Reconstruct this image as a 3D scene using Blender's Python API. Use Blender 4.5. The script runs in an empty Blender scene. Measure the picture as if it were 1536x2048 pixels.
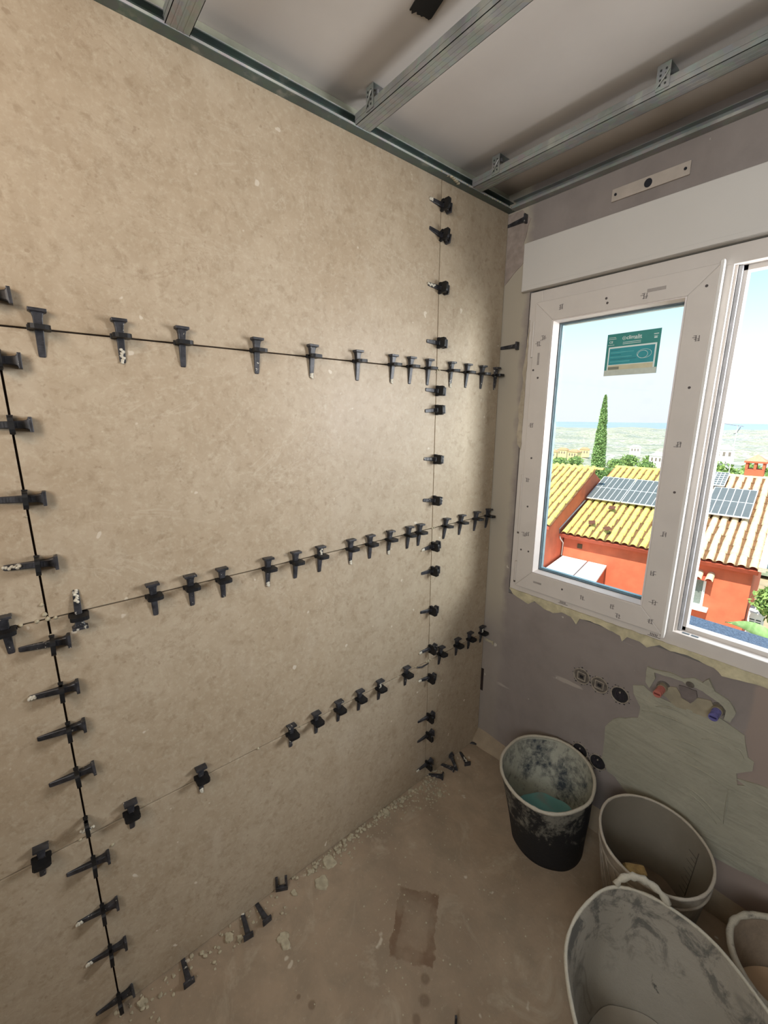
import bpy, bmesh, math, random
from mathutils import Vector, Matrix, noise
random.seed(7)
PI = math.pi
sc = bpy.context.scene
COL = sc.collection

# ------------------------------------------------------------------ camera
cam_d = bpy.data.cameras.new('camera')
cam = bpy.data.objects.new('camera', cam_d)
COL.objects.link(cam)
sc.camera = cam
CP = Vector((1.1247, -1.5765, 1.6344))
yaw, pit, rol, FPX = math.radians(-50.0614), math.radians(-12.7648), math.radians(0.1326), 847.2
fw = Vector((math.sin(yaw) * math.cos(pit), math.cos(yaw) * math.cos(pit), math.sin(pit)))
rt = fw.cross(Vector((0, 0, 1))).normalized()
up = rt.cross(fw)
R_ = math.cos(rol) * rt + math.sin(rol) * up
U_ = -math.sin(rol) * rt + math.cos(rol) * up
M = Matrix((R_, U_, -fw)).transposed().to_4x4()
M.translation = CP
cam.matrix_world = M
cam_d.sensor_fit = 'VERTICAL'
cam_d.sensor_height = 24
cam_d.lens = FPX / 2048 * 24
cam_d.clip_start = 0.02
cam_d.clip_end = 9000

# ------------------------------------------------------------------ world, sun, lights, exposure
w = bpy.data.worlds.new('sky')
sc.world = w
w.use_nodes = True
nt = w.node_tree
nt.nodes.clear()
wo = nt.nodes.new('ShaderNodeOutputWorld')
bg = nt.nodes.new('ShaderNodeBackground')
tc = nt.nodes.new('ShaderNodeTexCoord')
sp = nt.nodes.new('ShaderNodeSeparateXYZ')
rp = nt.nodes.new('ShaderNodeValToRGB')
e = rp.color_ramp.elements
e[0].position = 0.0
e[0].color = (0.30, 0.28, 0.24, 1)            # below the horizon: dry ground
e[1].position = 1.0
e[1].color = (0.22, 0.50, 0.90, 1)
n0 = e.new(0.485); n0.color = (0.32, 0.30, 0.26, 1)
n4 = e.new(0.492); n4.color = (0.84, 0.87, 0.95, 1)
n1 = e.new(0.56); n1.color = (0.86, 0.92, 0.99, 1)
n2 = e.new(0.62); n2.color = (0.55, 0.92, 1.0, 1)
n3 = e.new(0.78); n3.color = (0.36, 0.72, 0.98, 1)
nt.links.new(tc.outputs['Generated'], sp.inputs[0])
mr = nt.nodes.new('ShaderNodeMapRange')
mr.inputs['From Min'].default_value = -1.0
nt.links.new(sp.outputs['Z'], mr.inputs['Value'])
nt.links.new(mr.outputs[0], rp.inputs[0])
nt.links.new(rp.outputs[0], bg.inputs[0])
bg.inputs[1].default_value = 1.22
nt.links.new(bg.outputs[0], wo.inputs[0])

def light(name, kind, energy, color, loc=None, direction=None, size=None, size_y=None):
    d = bpy.data.lights.new(name, kind)
    d.energy = energy
    d.color = color
    o = bpy.data.objects.new(name, d)
    COL.objects.link(o)
    if loc: o.location = loc
    o.rotation_euler = Vector(direction).to_track_quat('-Z', 'Y').to_euler()
    if kind == 'AREA':
        d.shape = 'RECTANGLE'; d.size = size; d.size_y = size_y or size
    if kind == 'SUN': d.angle = math.radians(0.6)
    return o
light('sun', 'SUN', 7.5, (1.0, 0.94, 0.84), direction=(-0.10, 0.55, -0.82))
# daylight stand-in: area lamp added outside the open right-hand part of the window
light('added_daylight', 'AREA', 126, (0.97, 0.98, 1.0), loc=(1.75, 0.62, 1.80), direction=(-0.95, -0.75, 0.85), size=0.9, size_y=1.2)
# added cool fill lamp behind the camera for the window wall and ceiling
light('back_fill', 'AREA', 44, (0.90, 0.96, 1.0), loc=(1.60, -2.80, 2.0), direction=(0.10, 0.9, 0.22), size=1.1, size_y=0.7)
# added warm lamp, high behind the photographer, tinting the upper left wall
light('warm_fill', 'AREA', 5, (1.0, 0.62, 0.30), loc=(1.0, -2.3, 2.2), direction=(-0.9, 0.35, 0.05), size=0.35, size_y=0.35)
vs = sc.view_settings
vs.view_transform = 'Standard'
vs.look = 'None'
vs.exposure = 0.0
vs.gamma = 1.0
vs.use_curve_mapping = False

# ------------------------------------------------------------------ helpers
def srgb(r, g, b):
    f = lambda c: c / 12.92 if c <= 0.04045 else ((c + 0.055) / 1.055) ** 2.4
    return (f(r / 255), f(g / 255), f(b / 255), 1)

class NG:
    """a small wrapper to write node materials tersely"""
    def __init__(s, name):
        s.m = bpy.data.materials.new(name); s.m.use_nodes = True
        s.t = s.m.node_tree; s.t.nodes.clear()
        s.out = s.t.nodes.new('ShaderNodeOutputMaterial')
        s.b = s.t.nodes.new('ShaderNodeBsdfPrincipled')
        s.t.links.new(s.b.outputs[0], s.out.inputs[0])
        g = s.t.nodes.new('ShaderNodeNewGeometry'); s.pos = g.outputs['Position']
    def n(s, k, **kw):
        o = s.t.nodes.new(k)
        for a, v in kw.items(): setattr(o, a, v)
        return o
    def l(s, a, b): s.t.links.new(a, b)
    def obj(s):
        return s.n('ShaderNodeTexCoord').outputs['Object']
    def noise(s, scale, detail=4, rough=0.55, dist=0.0, vec=None, stretch=None):
        v = vec or s.pos
        if stretch:
            mp = s.n('ShaderNodeMapping'); mp.inputs['Scale'].default_value = stretch
            s.l(v, mp.inputs[0]); v = mp.outputs[0]
        o = s.n('ShaderNodeTexNoise'); o.inputs['Scale'].default_value = scale
        o.inputs['Detail'].default_value = detail; o.inputs['Roughness'].default_value = rough
        o.inputs['Distortion'].default_value = dist
        s.l(v, o.inputs['Vector']); return o.outputs[0]
    def ramp(s, x, *stops):
        r = s.n('ShaderNodeValToRGB'); els = r.color_ramp.elements
        while len(els) < len(stops): els.new(0.5)
        for el, (p, c) in zip(els, stops):
            el.position = p; el.color = c if isinstance(c, tuple) else (c, c, c, 1)
        s.l(x, r.inputs[0]); return r.outputs[0]
    def mix(s, f, a, b, mode='MIX'):
        m = s.n('ShaderNodeMix', data_type='RGBA', blend_type=mode)
        for inp, v in ((0, f), (6, a), (7, b)):
            if isinstance(v, (int, float)): m.inputs[inp].default_value = v
            elif isinstance(v, tuple): m.inputs[inp].default_value = v
            else: s.l(v, m.inputs[inp])
        return m.outputs[2]
    def math(s, op, a, b=0.0):
        m = s.n('ShaderNodeMath', operation=op)
        for i, v in enumerate((a, b)):
            if isinstance(v, (int, float)): m.inputs[i].default_value = v
            else: s.l(v, m.inputs[i])
        return m.outputs[0]
    def bump(s, h, strength=0.3, dist=0.01):
        b = s.n('ShaderNodeBump'); b.inputs['Strength'].default_value = strength
        b.inputs['Distance'].default_value = dist
        s.l(h, b.inputs['Height']); s.l(b.outputs[0], s.b.inputs['Normal'])
    def done(s, col=None, rough=0.7, metal=0.0, spec=None):
        if col is not None:
            if isinstance(col, tuple): s.b.inputs['Base Color'].default_value = col
            else: s.l(col, s.b.inputs['Base Color'])
        if isinstance(rough, (int, float)): s.b.inputs['Roughness'].default_value = rough
        else: s.l(rough, s.b.inputs['Roughness'])
        s.b.inputs['Metallic'].default_value = metal
        if spec is not None: s.b.inputs['Specular IOR Level'].default_value = spec
        return s.m

def simple(name, c, rough=0.7, metal=0.0, var=0.12, scale=30, bump=0.0, spec=None):
    g = NG(name)
    a = tuple(min(1, x * (1 - var)) for x in c[:3]) + (1,)
    b = tuple(min(1, x * (1 + var)) for x in c[:3]) + (1,)
    nz = g.noise(scale)
    if bump: g.bump(nz, bump, 0.004)
    return g.done(g.ramp(nz, (0.35, a), (0.65, b)), rough, metal, spec)

class MB:
    """collects geometry, then links it as one mesh object"""
    def __init__(s): s.v = []; s.f = []; s.smooth = False
    def add(s, vs_, fs):
        k = len(s.v); s.v += [tuple(v) for v in vs_]; s.f += [tuple(i + k for i in f) for f in fs]; return s
    def box(s, x0, x1, y0, y1, z0, z1, bev=0.0):
        if bev <= 0:
            return s.add([(x, y, z) for x in (x0, x1) for y in (y0, y1) for z in (z0, z1)],
                         [(0, 1, 3, 2), (4, 6, 7, 5), (0, 4, 5, 1), (2, 3, 7, 6), (0, 2, 6, 4), (1, 5, 7, 3)])
        bm = bmesh.new()
        bmesh.ops.create_cube(bm, size=1)
        for v in bm.verts:
            v.co = Vector(((x0 + x1) / 2 + v.co.x * (x1 - x0), (y0 + y1) / 2 + v.co.y * (y1 - y0), (z0 + z1) / 2 + v.co.z * (z1 - z0)))
        bmesh.ops.bevel(bm, geom=bm.edges[:], offset=bev, segments=2, affect='EDGES', profile=0.5)
        bm.verts.ensure_lookup_table()
        s.add([v.co for v in bm.verts], [[v.index for v in f.verts] for f in bm.faces]); bm.free(); return s
    def prism(s, poly, fn0, fn1):
        """poly 2-D outline, fn0/fn1 map it to the two end caps"""
        n = len(poly)
        return s.add([fn0(*p) for p in poly] + [fn1(*p) for p in poly],
                     [tuple(range(n))[::-1], tuple(range(n, 2 * n))] + [(i, (i + 1) % n, n + (i + 1) % n, n + i) for i in range(n)])
    def tube(s, pts, r, n=10, close=False, cap=True):
        pts = [Vector(p) for p in pts]; m = len(pts); rs = r if isinstance(r, (list, tuple)) else [r] * m
        k = len(s.v); ref = Vector((0, 0, 1))
        for i, p in enumerate(pts):
            a = pts[(i - 1) % m] if (close or i) else p
            b = pts[(i + 1) % m] if (close or i < m - 1) else p
            t = (b - a).normalized()
            if abs(t.dot(ref)) > 0.95: ref = Vector((1, 0, 0)) if abs(t.x) < 0.9 else Vector((0, 1, 0))
            u = t.cross(ref).normalized(); v = t.cross(u)
            for j in range(n):
                q = 2 * PI * j / n; s.v.append(tuple(p + u * math.cos(q) * rs[i] + v * math.sin(q) * rs[i]))
        for i in range(m if close else m - 1):
            for j in range(n):
                i2 = (i + 1) % m
                s.f.append((k + i * n + j, k + i * n + (j + 1) % n, k + i2 * n + (j + 1) % n, k + i2 * n + j))
        if cap and not close:
            s.f.append(tuple(k + j for j in range(n))); s.f.append(tuple(k + (m - 1) * n + j for j in range(n))[::-1])
        return s
    def grid(s, nu, nv, fn, closeu=False):
        k = len(s.v)
        for i in range(nu):
            for j in range(nv): s.v.append(tuple(fn(i, j)))
        for i in range(nu if closeu else nu - 1):
            for j in range(nv - 1):
                i2 = (i + 1) % nu
                s.f.append((k + i * nv + j, k + i2 * nv + j, k + i2 * nv + j + 1, k + i * nv + j + 1))
        return s
    def blob(s, c, r, sub=1, seed=0.0, amp=0.3, flat=1.0):
        bm = bmesh.new(); bmesh.ops.create_icosphere(bm, subdivisions=sub, radius=1)
        for v in bm.verts:
            d = 1 + amp * noise.noise(v.co * 1.7 + Vector((seed, seed * 2.3, 1.1)))
            v.co = Vector((c[0] + v.co.x * r * d, c[1] + v.co.y * r * d, c[2] + v.co.z * r * d * flat))
        bm.verts.ensure_lookup_table()
        s.add([v.co for v in bm.verts], [[v.index for v in f.verts] for f in bm.faces]); bm.free(); return s
    def mesh(s, name, mat_, smooth=None):
        me = bpy.data.meshes.new(name); me.from_pydata(s.v, [], s.f)
        bm = bmesh.new(); bm.from_mesh(me); bmesh.ops.recalc_face_normals(bm, faces=bm.faces[:]); bm.to_mesh(me); bm.free()
        for m_ in (mat_ if isinstance(mat_, (list, tuple)) else [mat_]): me.materials.append(m_)
        if smooth if smooth is not None else s.smooth:
            for p in me.polygons: p.use_smooth = True
        return me
    def build(s, name, mat_, parent=None, smooth=None, auto=None):
        o = bpy.data.objects.new(name, s.mesh(name, mat_, smooth))
        COL.objects.link(o)
        if parent: o.parent = parent
        if auto: 
            for p in o.data.polygons: p.use_smooth = True
            o.data.set_sharp_from_angle(angle=math.radians(auto))
        return o

def link(name, me, parent=None, mw=None):
    o = bpy.data.objects.new(name, me); COL.objects.link(o)
    if parent: o.parent = parent
    if mw is not None: o.matrix_local = mw
    return o
def empty(name, loc=(0, 0, 0), rz=0, parent=None):
    o = bpy.data.objects.new(name, None); COL.objects.link(o)
    o.location = loc; o.rotation_euler = (0, 0, rz); o.empty_display_size = 0.05
    if parent: o.parent = parent
    return o
def tag(o, label=None, cat=None, group=None, kind=None):
    if label: o['label'] = label
    if cat: o['category'] = cat
    if group: o['group'] = group
    if kind: o['kind'] = kind
    return o
def struct(o): o['kind'] = 'structure'; return o

# ------------------------------------------------------------------ materials
def m_tile():
    g = NG('beige_stone_porcelain')
    oi = g.n('ShaderNodeObjectInfo')
    add = g.n('ShaderNodeVectorMath', operation='ADD'); sc_ = g.n('ShaderNodeVectorMath', operation='SCALE')
    cb = g.n('ShaderNodeCombineXYZ')
    for i in range(3): g.l(oi.outputs['Random'], cb.inputs[i])
    g.l(cb.outputs[0], sc_.inputs[0]); sc_.inputs['Scale'].default_value = 40
    g.l(g.pos, add.inputs[0]); g.l(sc_.outputs[0], add.inputs[1]); v = add.outputs[0]
    big = g.noise(2.2, 5, 0.6, vec=v)
    med = g.noise(16, 6, 0.65, 0.6, vec=v)
    fin = g.noise(75, 5, 0.75, vec=v)
    mid2 = g.noise(38, 5, 0.7, 0.4, vec=v)
    ve1 = g.noise(3.2, 7, 0.62, 1.6, vec=v, stretch=(1, 0.7, 1.5))
    c = g.ramp(big, (0.30, srgb(167, 149, 125)), (0.70, srgb(180, 165, 143)))
    c = g.mix(g.ramp(med, (0.40, 0.0), (0.66, 0.40)), c, srgb(152, 134, 110))
    c = g.mix(g.ramp(mid2, (0.52, 0.0), (0.68, 0.5)), c, srgb(140, 121, 97))
    c = g.mix(g.ramp(fin, (0.50, 0.0), (0.70, 0.5)), c, srgb(190, 178, 156))
    vein = g.ramp(ve1, (0.488, 0.0), (0.5, 1.0), (0.512, 0.0))
    gate = g.ramp(g.noise(1.7, 3, vec=v), (0.52, 0.0), (0.66, 0.30))
    c = g.mix(g.math('MULTIPLY', vein, gate), c, srgb(198, 186, 166))
    ve2 = g.noise(4.3, 8, 0.7, 1.2, vec=v)
    vein2 = g.ramp(ve2, (0.492, 0.0), (0.5, 1.0), (0.508, 0.0))
    gate2 = g.ramp(g.noise(2.3, 3, vec=v, dist=0.5), (0.52, 0.0), (0.64, 0.5))
    c = g.mix(g.math('MULTIPLY', vein2, gate2), c, srgb(140, 120, 98))
    pit_ = g.ramp(g.noise(55, 2, 0.5, vec=v), (0.70, 0.0), (0.74, 0.45))
    c = g.mix(pit_, c, srgb(136, 116, 94))
    # mortar dust splashes, heavier close to the floor
    spz = g.n('ShaderNodeSeparateXYZ'); g.l(g.pos, spz.inputs[0])
    low = g.ramp(spz.outputs['Z'], (0.0, 1.0), (1.0, 0.55))
    spk = g.math('MULTIPLY', g.ramp(g.noise(28, 2, 0.4), (0.735, 0.0), (0.76, 0.9)), low)
    c = g.mix(spk, c, srgb(222, 214, 198))
    smear = g.math('MULTIPLY', g.ramp(g.noise(5, 4, 0.6, stretch=(1, 1.6, 0.7)), (0.56, 0.0), (0.74, 0.38)), low)
    c = g.mix(smear, c, srgb(196, 184, 166))
    g.bump(g.math('ADD', med, fin), 0.06, 0.003)
    return g.done(c, g.ramp(big, (0.3, 0.42), (0.7, 0.55)), spec=0.35)
TILE = m_tile()
def m_plaster():
    g = NG('grey_mauve_plaster')
    a = g.noise(1.6, 5, 0.6, 0.6); b = g.noise(9, 6, 0.65)
    c = g.ramp(a, (0.3, srgb(128, 118, 112)), (0.7, srgb(150, 140, 134)))
    c = g.mix(g.ramp(b, (0.45, 0.0), (0.7, 0.35)), c, srgb(116, 108, 104))
    sx = g.n('ShaderNodeSeparateXYZ'); g.l(g.pos, sx.inputs[0])
    wob = g.math('MULTIPLY', g.math('SUBTRACT', g.noise(14, 4), 0.5), 0.06)
    x = g.math('ADD', sx.outputs['X'], wob)
    strip = g.ramp(x, (0.085, 1.0), (0.115, 0.0))                          # smoother, paler filler beside the tiled corner
    up_ = g.ramp(g.math('ADD', sx.outputs['Z'], g.math('MULTIPLY', g.noise(3), 0.3)), (0.78, 0.25), (0.98, 1.0))
    c = g.mix(g.math('MULTIPLY', strip, up_), c, srgb(170, 160, 143))
    pink = g.ramp(g.math('ADD', sx.outputs['X'], g.math('MULTIPLY', wob, 0.3)), (0.975, 0.0), (0.985, 1.0))
    below = g.ramp(sx.outputs['Z'], (0.9, 1.0), (0.95, 0.0))
    c = g.mix(g.math('MULTIPLY', pink, below), c, srgb(150, 134, 124))
    high = g.ramp(sx.outputs['Z'], (2.15, 0.0), (2.3, 0.75))
    c = g.mix(g.math('MULTIPLY', high, g.ramp(x, (0.09, 0.0), (0.2, 1.0))), c, srgb(140, 140, 146))
    spk = g.ramp(g.noise(22, 3, 0.5), (0.72, 0.0), (0.75, 0.8))
    c = g.mix(spk, c, srgb(205, 196, 182))
    scr = g.ramp(g.noise(7, 3, 0.5, stretch=(0.5, 1, 3.2)), (0.70, 0.0), (0.74, 0.5))
    c = g.mix(scr, c, srgb(190, 178, 164))
    g.bump(b, 0.25, 0.004)
    return g.done(c, 0.85)
PLASTER = m_plaster()
def m_floor():
    g = NG('dusty_concrete_floor')
    a = g.noise(2.0, 6, 0.62, 0.5); b = g.noise(11, 6, 0.65, 0.3); f_ = g.noise(70, 4, 0.7)
    c = g.ramp(a, (0.28, srgb(138, 120, 100)), (0.72, srgb(172, 152, 128)))
    c = g.mix(g.ramp(b, (0.42, 0.0), (0.66, 0.5)), c, srgb(128, 116, 98))
    c = g.mix(g.ramp(g.noise(5.5, 5, 0.7, 1.0), (0.56, 0.0), (0.70, 0.6)), c, srgb(178, 164, 142))
    c = g.mix(g.ramp(f_, (0.6, 0.0), (0.75, 0.3)), c, srgb(196, 182, 160))
    c = g.mix(g.ramp(g.noise(19, 2, 0.5), (0.72, 0.0), (0.75, 0.8)), c, srgb(196, 184, 164))
    # the stained rectangle with a darker rim where a pallet or tray once stood
    mp = g.n('ShaderNodeMapping', vector_type='POINT')
    mp.inputs['Location'].default_value = (0, 0, 0)
    sub = g.n('ShaderNodeVectorMath', operation='SUBTRACT'); g.l(g.pos, sub.inputs[0]); sub.inputs[1].default_value = (0.385, -0.822, 0.017)
    g.l(sub.outputs[0], mp.inputs[0]); mp.inputs['Rotation'].default_value = (0, 0, math.radians(52))
    sx = g.n('ShaderNodeSeparateXYZ'); g.l(mp.outputs[0], sx.inputs[0])
    wob = g.math('MULTIPLY', g.math('SUBTRACT', g.noise(30, 4), 0.5), 0.035)
    ax = g.math('ADD', g.math('ABSOLUTE', sx.outputs['X']), wob); ay = g.math('ADD', g.math('ABSOLUTE', sx.outputs['Y']), wob)
    dmax = g.math('MAXIMUM', g.math('DIVIDE', ax, 0.105), g.math('DIVIDE', ay, 0.070))
    st = g.ramp(dmax, (0.0, 0.35), (0.62, 0.40), (0.72, 0.95), (0.97, 1.0), (1.0, 0.0))
    ring = g.ramp(dmax, (0.3, 0.18), (0.60, 0.42), (0.66, 0.8), (0.95, 0.85), (1.0, 0.0))
    c = g.mix(g.math('MULTIPLY', ring, g.ramp(g.noise(12, 4), (0.36, 0.35), (0.6, 1.0))), c, srgb(112, 88, 68))
    for (px, py, r) in ((0.505, -0.895, 0.016), (0.535, -0.93, 0.019), (0.55, -0.975, 0.017), (0.34, -1.18, 0.012), (0.40, -1.25, 0.010), (0.30, -1.20, 0.008)):
        d = g.n('ShaderNodeVectorMath', operation='DISTANCE'); g.l(g.pos, d.inputs[0]); d.inputs[1].default_value = (px, py, 0.017)
        c = g.mix(g.ramp(g.math('ADD', g.math('DIVIDE', d.outputs['Value'], r), g.math('MULTIPLY', wob, 20)), (0.6, 0.6), (1.1, 0.0)), c, srgb(104, 84, 66))
    g.bump(g.math('ADD', b, g.math('MULTIPLY', f_, 0.5)), 0.30, 0.004)
    return g.done(c, 0.75, spec=0.25)
FLOOR = m_floor()
def m_mortar(name, c0, c1, dark):
    g = NG(name)
    a = g.noise(4, 5, 0.6, 0.8); b = g.noise(26, 6, 0.6)
    c = g.ramp(a, (0.3, c0), (0.7, c1))
    c = g.mix(g.ramp(g.noise(9, 5, 0.6, 2.0, stretch=(0.6, 1, 2.0)), (0.47, 0.0), (0.5, 0.16), (0.53, 0.0)), c, dark)
    trowel = g.noise(5, 3, 0.5, 1.5, stretch=(0.5, 1, 2.6))
    g.bump(g.math('ADD', trowel, g.math('MULTIPLY', b, 0.25)), 0.45, 0.012)
    return g.done(c, 0.8)
MORTAR = m_mortar('greenish_grey_mortar', srgb(146, 143, 126), srgb(166, 161, 143), srgb(112, 108, 96))
FOAM = simple('cream_filler', srgb(190, 180, 148), 0.85, var=0.2, scale=25, bump=0.5)
MORTAR_CRUMB = simple('pale_mortar_crumb', srgb(172, 162, 137), 0.9, var=0.16, scale=60, bump=0.3)
CEIL = simple('painted_ceiling', srgb(196, 188, 180), 0.8, var=0.04, scale=4)
PVC = simple('white_window_profile', srgb(206, 198, 190), 0.42, var=0.03, scale=8)
PVCB = simple('white_shutter_box', srgb(202, 197, 190), 0.5, var=0.02, scale=3)
GASKET = simple('grey_gasket', srgb(84, 96, 102), 0.6)
PRINT = simple('grey_ink', srgb(84, 76, 74), 0.8)
SPACER = simple('aluminium_spacer', srgb(150, 170, 178), 0.35, 0.6)
def m_galv(name='galvanised_steel', base=(168, 170, 165)):
    g = NG(name)
    vor = g.n('ShaderNodeTexVoronoi'); vor.inputs['Scale'].default_value = 60; g.l(g.pos, vor.inputs['Vector'])
    a = g.noise(7, 5)
    c = g.ramp(a, (0.3, srgb(*[int(x * .82) for x in base])), (0.7, srgb(*base)))
    c = g.mix(0.12, c, vor.outputs['Color'], 'MULTIPLY')
    c = g.mix(g.ramp(g.noise(14, 5), (0.6, 0.0), (0.7, 0.4)), c, srgb(186, 182, 170))
    return g.done(c, g.ramp(a, (0.3, 0.35), (0.7, 0.55)), 0.35)
GALV = m_galv()
GALV_SHADED = m_galv('galvanised_steel_shaded', (100, 114, 108))  # same steel, with the shade under the track put into a darker colour
BLACKTAPE = simple('black_tape', srgb(16, 16, 18), 0.7)
def m_clip():
    g = NG('black_recycled_plastic')
    a = g.noise(60, 3); oi = g.n('ShaderNodeObjectInfo')
    c = g.ramp(a, (0.35, srgb(34, 34, 37)), (0.7, srgb(66, 66, 71)))
    thr = g.math('ADD', g.noise(110, 3, 0.6, vec=None), g.math('MULTIPLY', g.math('POWER', oi.outputs['Random'], 3.0), 0.10))
    c = g.mix(g.ramp(thr, (0.70, 0.0), (0.73, 0.85)), c, srgb(200, 194, 180))
    g.bump(a, 0.3, 0.001)
    return g.done(c, 0.42, spec=0.5)
CLIP = m_clip()
CLIPB = simple('matt_black_plastic', srgb(20, 20, 22), .5, var=.3, scale=90, spec=.4)
def m_bucket(name, base, crust, z0, z1, t_lo, t_hi, scale=9, rough=0.7):
    g = NG(name)
    a = g.noise(scale, 7, 0.7, 0.4, stretch=(1, 1, 0.8)); f_ = g.noise(scale * 6, 4, 0.7)
    s = g.n('ShaderNodeSeparateXYZ'); g.l(g.pos, s.inputs[0])
    h = g.ramp(s.outputs['Z'], (z0, 0.0), (z1, 1.0))
    cr = g.ramp(f_, (0.3, tuple(x * 0.82 for x in crust[:3]) + (1,)), (0.7, crust))
    k = g.math('ADD', g.math('ADD', a, g.math('MULTIPLY', f_, 0.25)), g.math('MULTIPLY', h, 0.3))
    c = g.mix(g.ramp(k, (t_lo, 0.0), (t_hi, 1.0)), base, cr)
    g.bump(k, 0.4, 0.006)
    return g.done(c, rough)

# ------------------------------------------------------------------ room shell
ZF, ZC = 0.017, 2.47
YB, XR = -2.9, 2.3
WX0, WX1, WZ0, WZ1 = 0.118, 1.392, 0.878, 2.12          # window opening
struct(MB().box(-0.25, XR + 0.2, YB - 0.2, 0.25, -0.15, ZF).build('floor', FLOOR))
ceil = struct(MB().box(-0.25, XR + 0.2, YB - 0.2, 0.25, ZC, ZC + 0.3).build('ceiling', CEIL))
wl = struct(MB().box(-0.25, -0.0115, YB, 0.0, ZF, ZC).build('wall_left', simple('dark_tile_bed', srgb(62, 50, 42), 0.9, var=0.3)))
ww = struct(MB().box(-0.25, WX0, 0, 0.16, ZF, ZC).box(WX1, XR + 0.2, 0, 0.16, ZF, ZC).box(WX0, WX1, 0, 0.16, ZF, WZ0 - .02).box(WX0, WX1, 0, 0.16, WZ1, ZC).build('wall_window', PLASTER))
LIGHTPL = simple('light_plaster', srgb(104, 98, 90), .85, var=.05, scale=3)
struct(MB().box(XR, XR + 0.2, YB, 0, ZF, ZC).build('wall_right', LIGHTPL))
struct(MB().box(-0.25, XR + 0.2, YB - 0.2, YB, ZF, ZC).build('wall_back', LIGHTPL))

# tiles: 1200 x 600 porcelain, each its own slab
ROWS = [(ZF + 0.003, 0.6112), (0.6146, 1.1982), (1.2016, 1.7982), (1.8016, 2.43)]
COLS = [(-2.79, -1.5952), (-1.5912, -0.3868), (-0.3834, -0.004)]
for ci, (y0, y1) in enumerate(COLS):
    for ri, (z0, z1) in enumerate(ROWS):
        MB().box(-0.0105, 0.0, y0, y1, z0, z1, bev=0.0008).build('tile', TILE, wl)

MB().box(-0.0105, -0.002, -2.79, -0.001, 2.4305, ZC - .0005).build('plaster_strip', simple('pale_green_plaster', srgb(150, 152, 136), .8, var=.08), wl)
# mortar that squeezed out at the cross joints
cr = MB()
for (y, z, r) in [(-1.593, 1.2, .006), (-1.580, 1.199, .005), (-1.597, 1.212, .006), (-1.599, 1.235, .005), (-1.597, 1.43, .003), (-1.593, 1.16, .004), (-1.612, 1.2, .005), (-1.64, 1.2, .005),
                  (-.385, 1.8, .006), (-.372, 1.8, .005), (-.386, 1.79, .005), (-.385, 1.2, .005), (-.375, 1.201, .005), (-.385, .613, .007), (-.395, .613, .005), (-.37, .613, .005), (-.46, .613, .004), (-.56, .613, .004),
                  (-.60, .613, .003), (-1.15, .613, .005), (-1.0, .613, .003), (-1.593, .613, .005), (-1.61, .613, .004), (-1.55, .55, .005), (-.84, .613, .004), (-.387, .98, .003)]:
    cr.blob((0.0, y, z), r, 1, y * 9 + z, 0.5)
cr.build('mortar_crumbs', MORTAR_CRUMB, wl, smooth=True)['kind'] = 'stuff'

# mortar fillet running along the foot of the window wall
fm = MB()
N = 60
def fil(i, j):
    x = 0.0 + i / (N - 1) * 1.6
    nz = noise.noise(Vector((x * 9, 0.3, 0))) * 0.006
    return [(x, -0.045 - nz * 1.5, ZF), (x, -0.04 - nz, ZF + 0.02 + nz), (x, -0.012, ZF + 0.048 + nz), (x, 0.0, ZF + 0.062 + nz)][j]
fm.grid(N, 4, fil)
struct(fm.build('baseboard_window', simple('mortar_skirting', srgb(150, 134, 112), 0.9, var=0.15, scale=14, bump=0.4), smooth=True))

# big trowelled repair patch, ridges and filler strip on the window wall (raised slabs with uneven faces)
def patch(name, poly, mat_, th=0.005, fine=0.02, seed=0.0, parent=None):
    pts = []
    n = len(poly)
    for i in range(n):
        a, b = Vector(poly[i]), Vector(poly[(i + 1) % n])
        k = max(1, int((b - a).length / fine))
        for j in range(k):
            p = a.lerp(b, j / k)
            q = Vector((noise.noise(Vector((p.x * 45, p.y * 45, seed))), noise.noise(Vector((p.x * 45, p.y * 45, seed + 9))))) * fine * 0.25
            pts.append(p + q)
    bm = bmesh.new()
    vsb = [bm.verts.new((p.x, -0.0003, p.y)) for p in pts]
    c_ = sum(pts, Vector((0, 0))) / len(pts)
    f = bm.faces.new(vsb)
    r = bmesh.ops.extrude_face_region(bm, geom=[f])
    top = [v for v in r['geom'] if isinstance(v, bmesh.types.BMVert)]
    for v in top:
        v.co.y = -th * (0.7 + 0.5 * noise.noise(Vector((v.co.x * 20, v.co.z * 20, seed))))
    bmesh.ops.recalc_face_normals(bm, faces=bm.faces[:])
    bmesh.ops.triangulate(bm, faces=[x for x in bm.faces if len(x.verts) > 4])
    me = bpy.data.meshes.new(name); bm.to_mesh(me); bm.free(); me.materials.append(mat_)
    o = bpy.data.objects.new(name, me); COL.objects.link(o)
    if parent: o.parent = parent
    return o
patch('mortar_patch', [(0.662, 0.684), (0.696, 0.698), (0.713, 0.684), (0.76, 0.676), (0.8, 0.68), (0.87, 0.685), (0.915, 0.697), (0.946, 0.688), (0.981, 0.676), (0.996, 0.609), (1.013, 0.6), (1.013, 0.572), (0.978, 0.538), (0.986, 0.5), (1.031, 0.528), (1.06, 0.527), (1.25, 0.52), (1.35, 0.4), (1.35, 0.235), (1.103, 0.223), (1.034, 0.208), (0.979, 0.195), (0.832, 0.204), (0.683, 0.239), (0.645, 0.27), (0.616, 0.275), (0.593, 0.319), (0.590, 0.378), (0.588, 0.461), (0.612, 0.511), (0.693, 0.565), (0.694, 0.61), (0.666, 0.65)], MORTAR, 0.006, 0.02, 1.0, ww)
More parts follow.
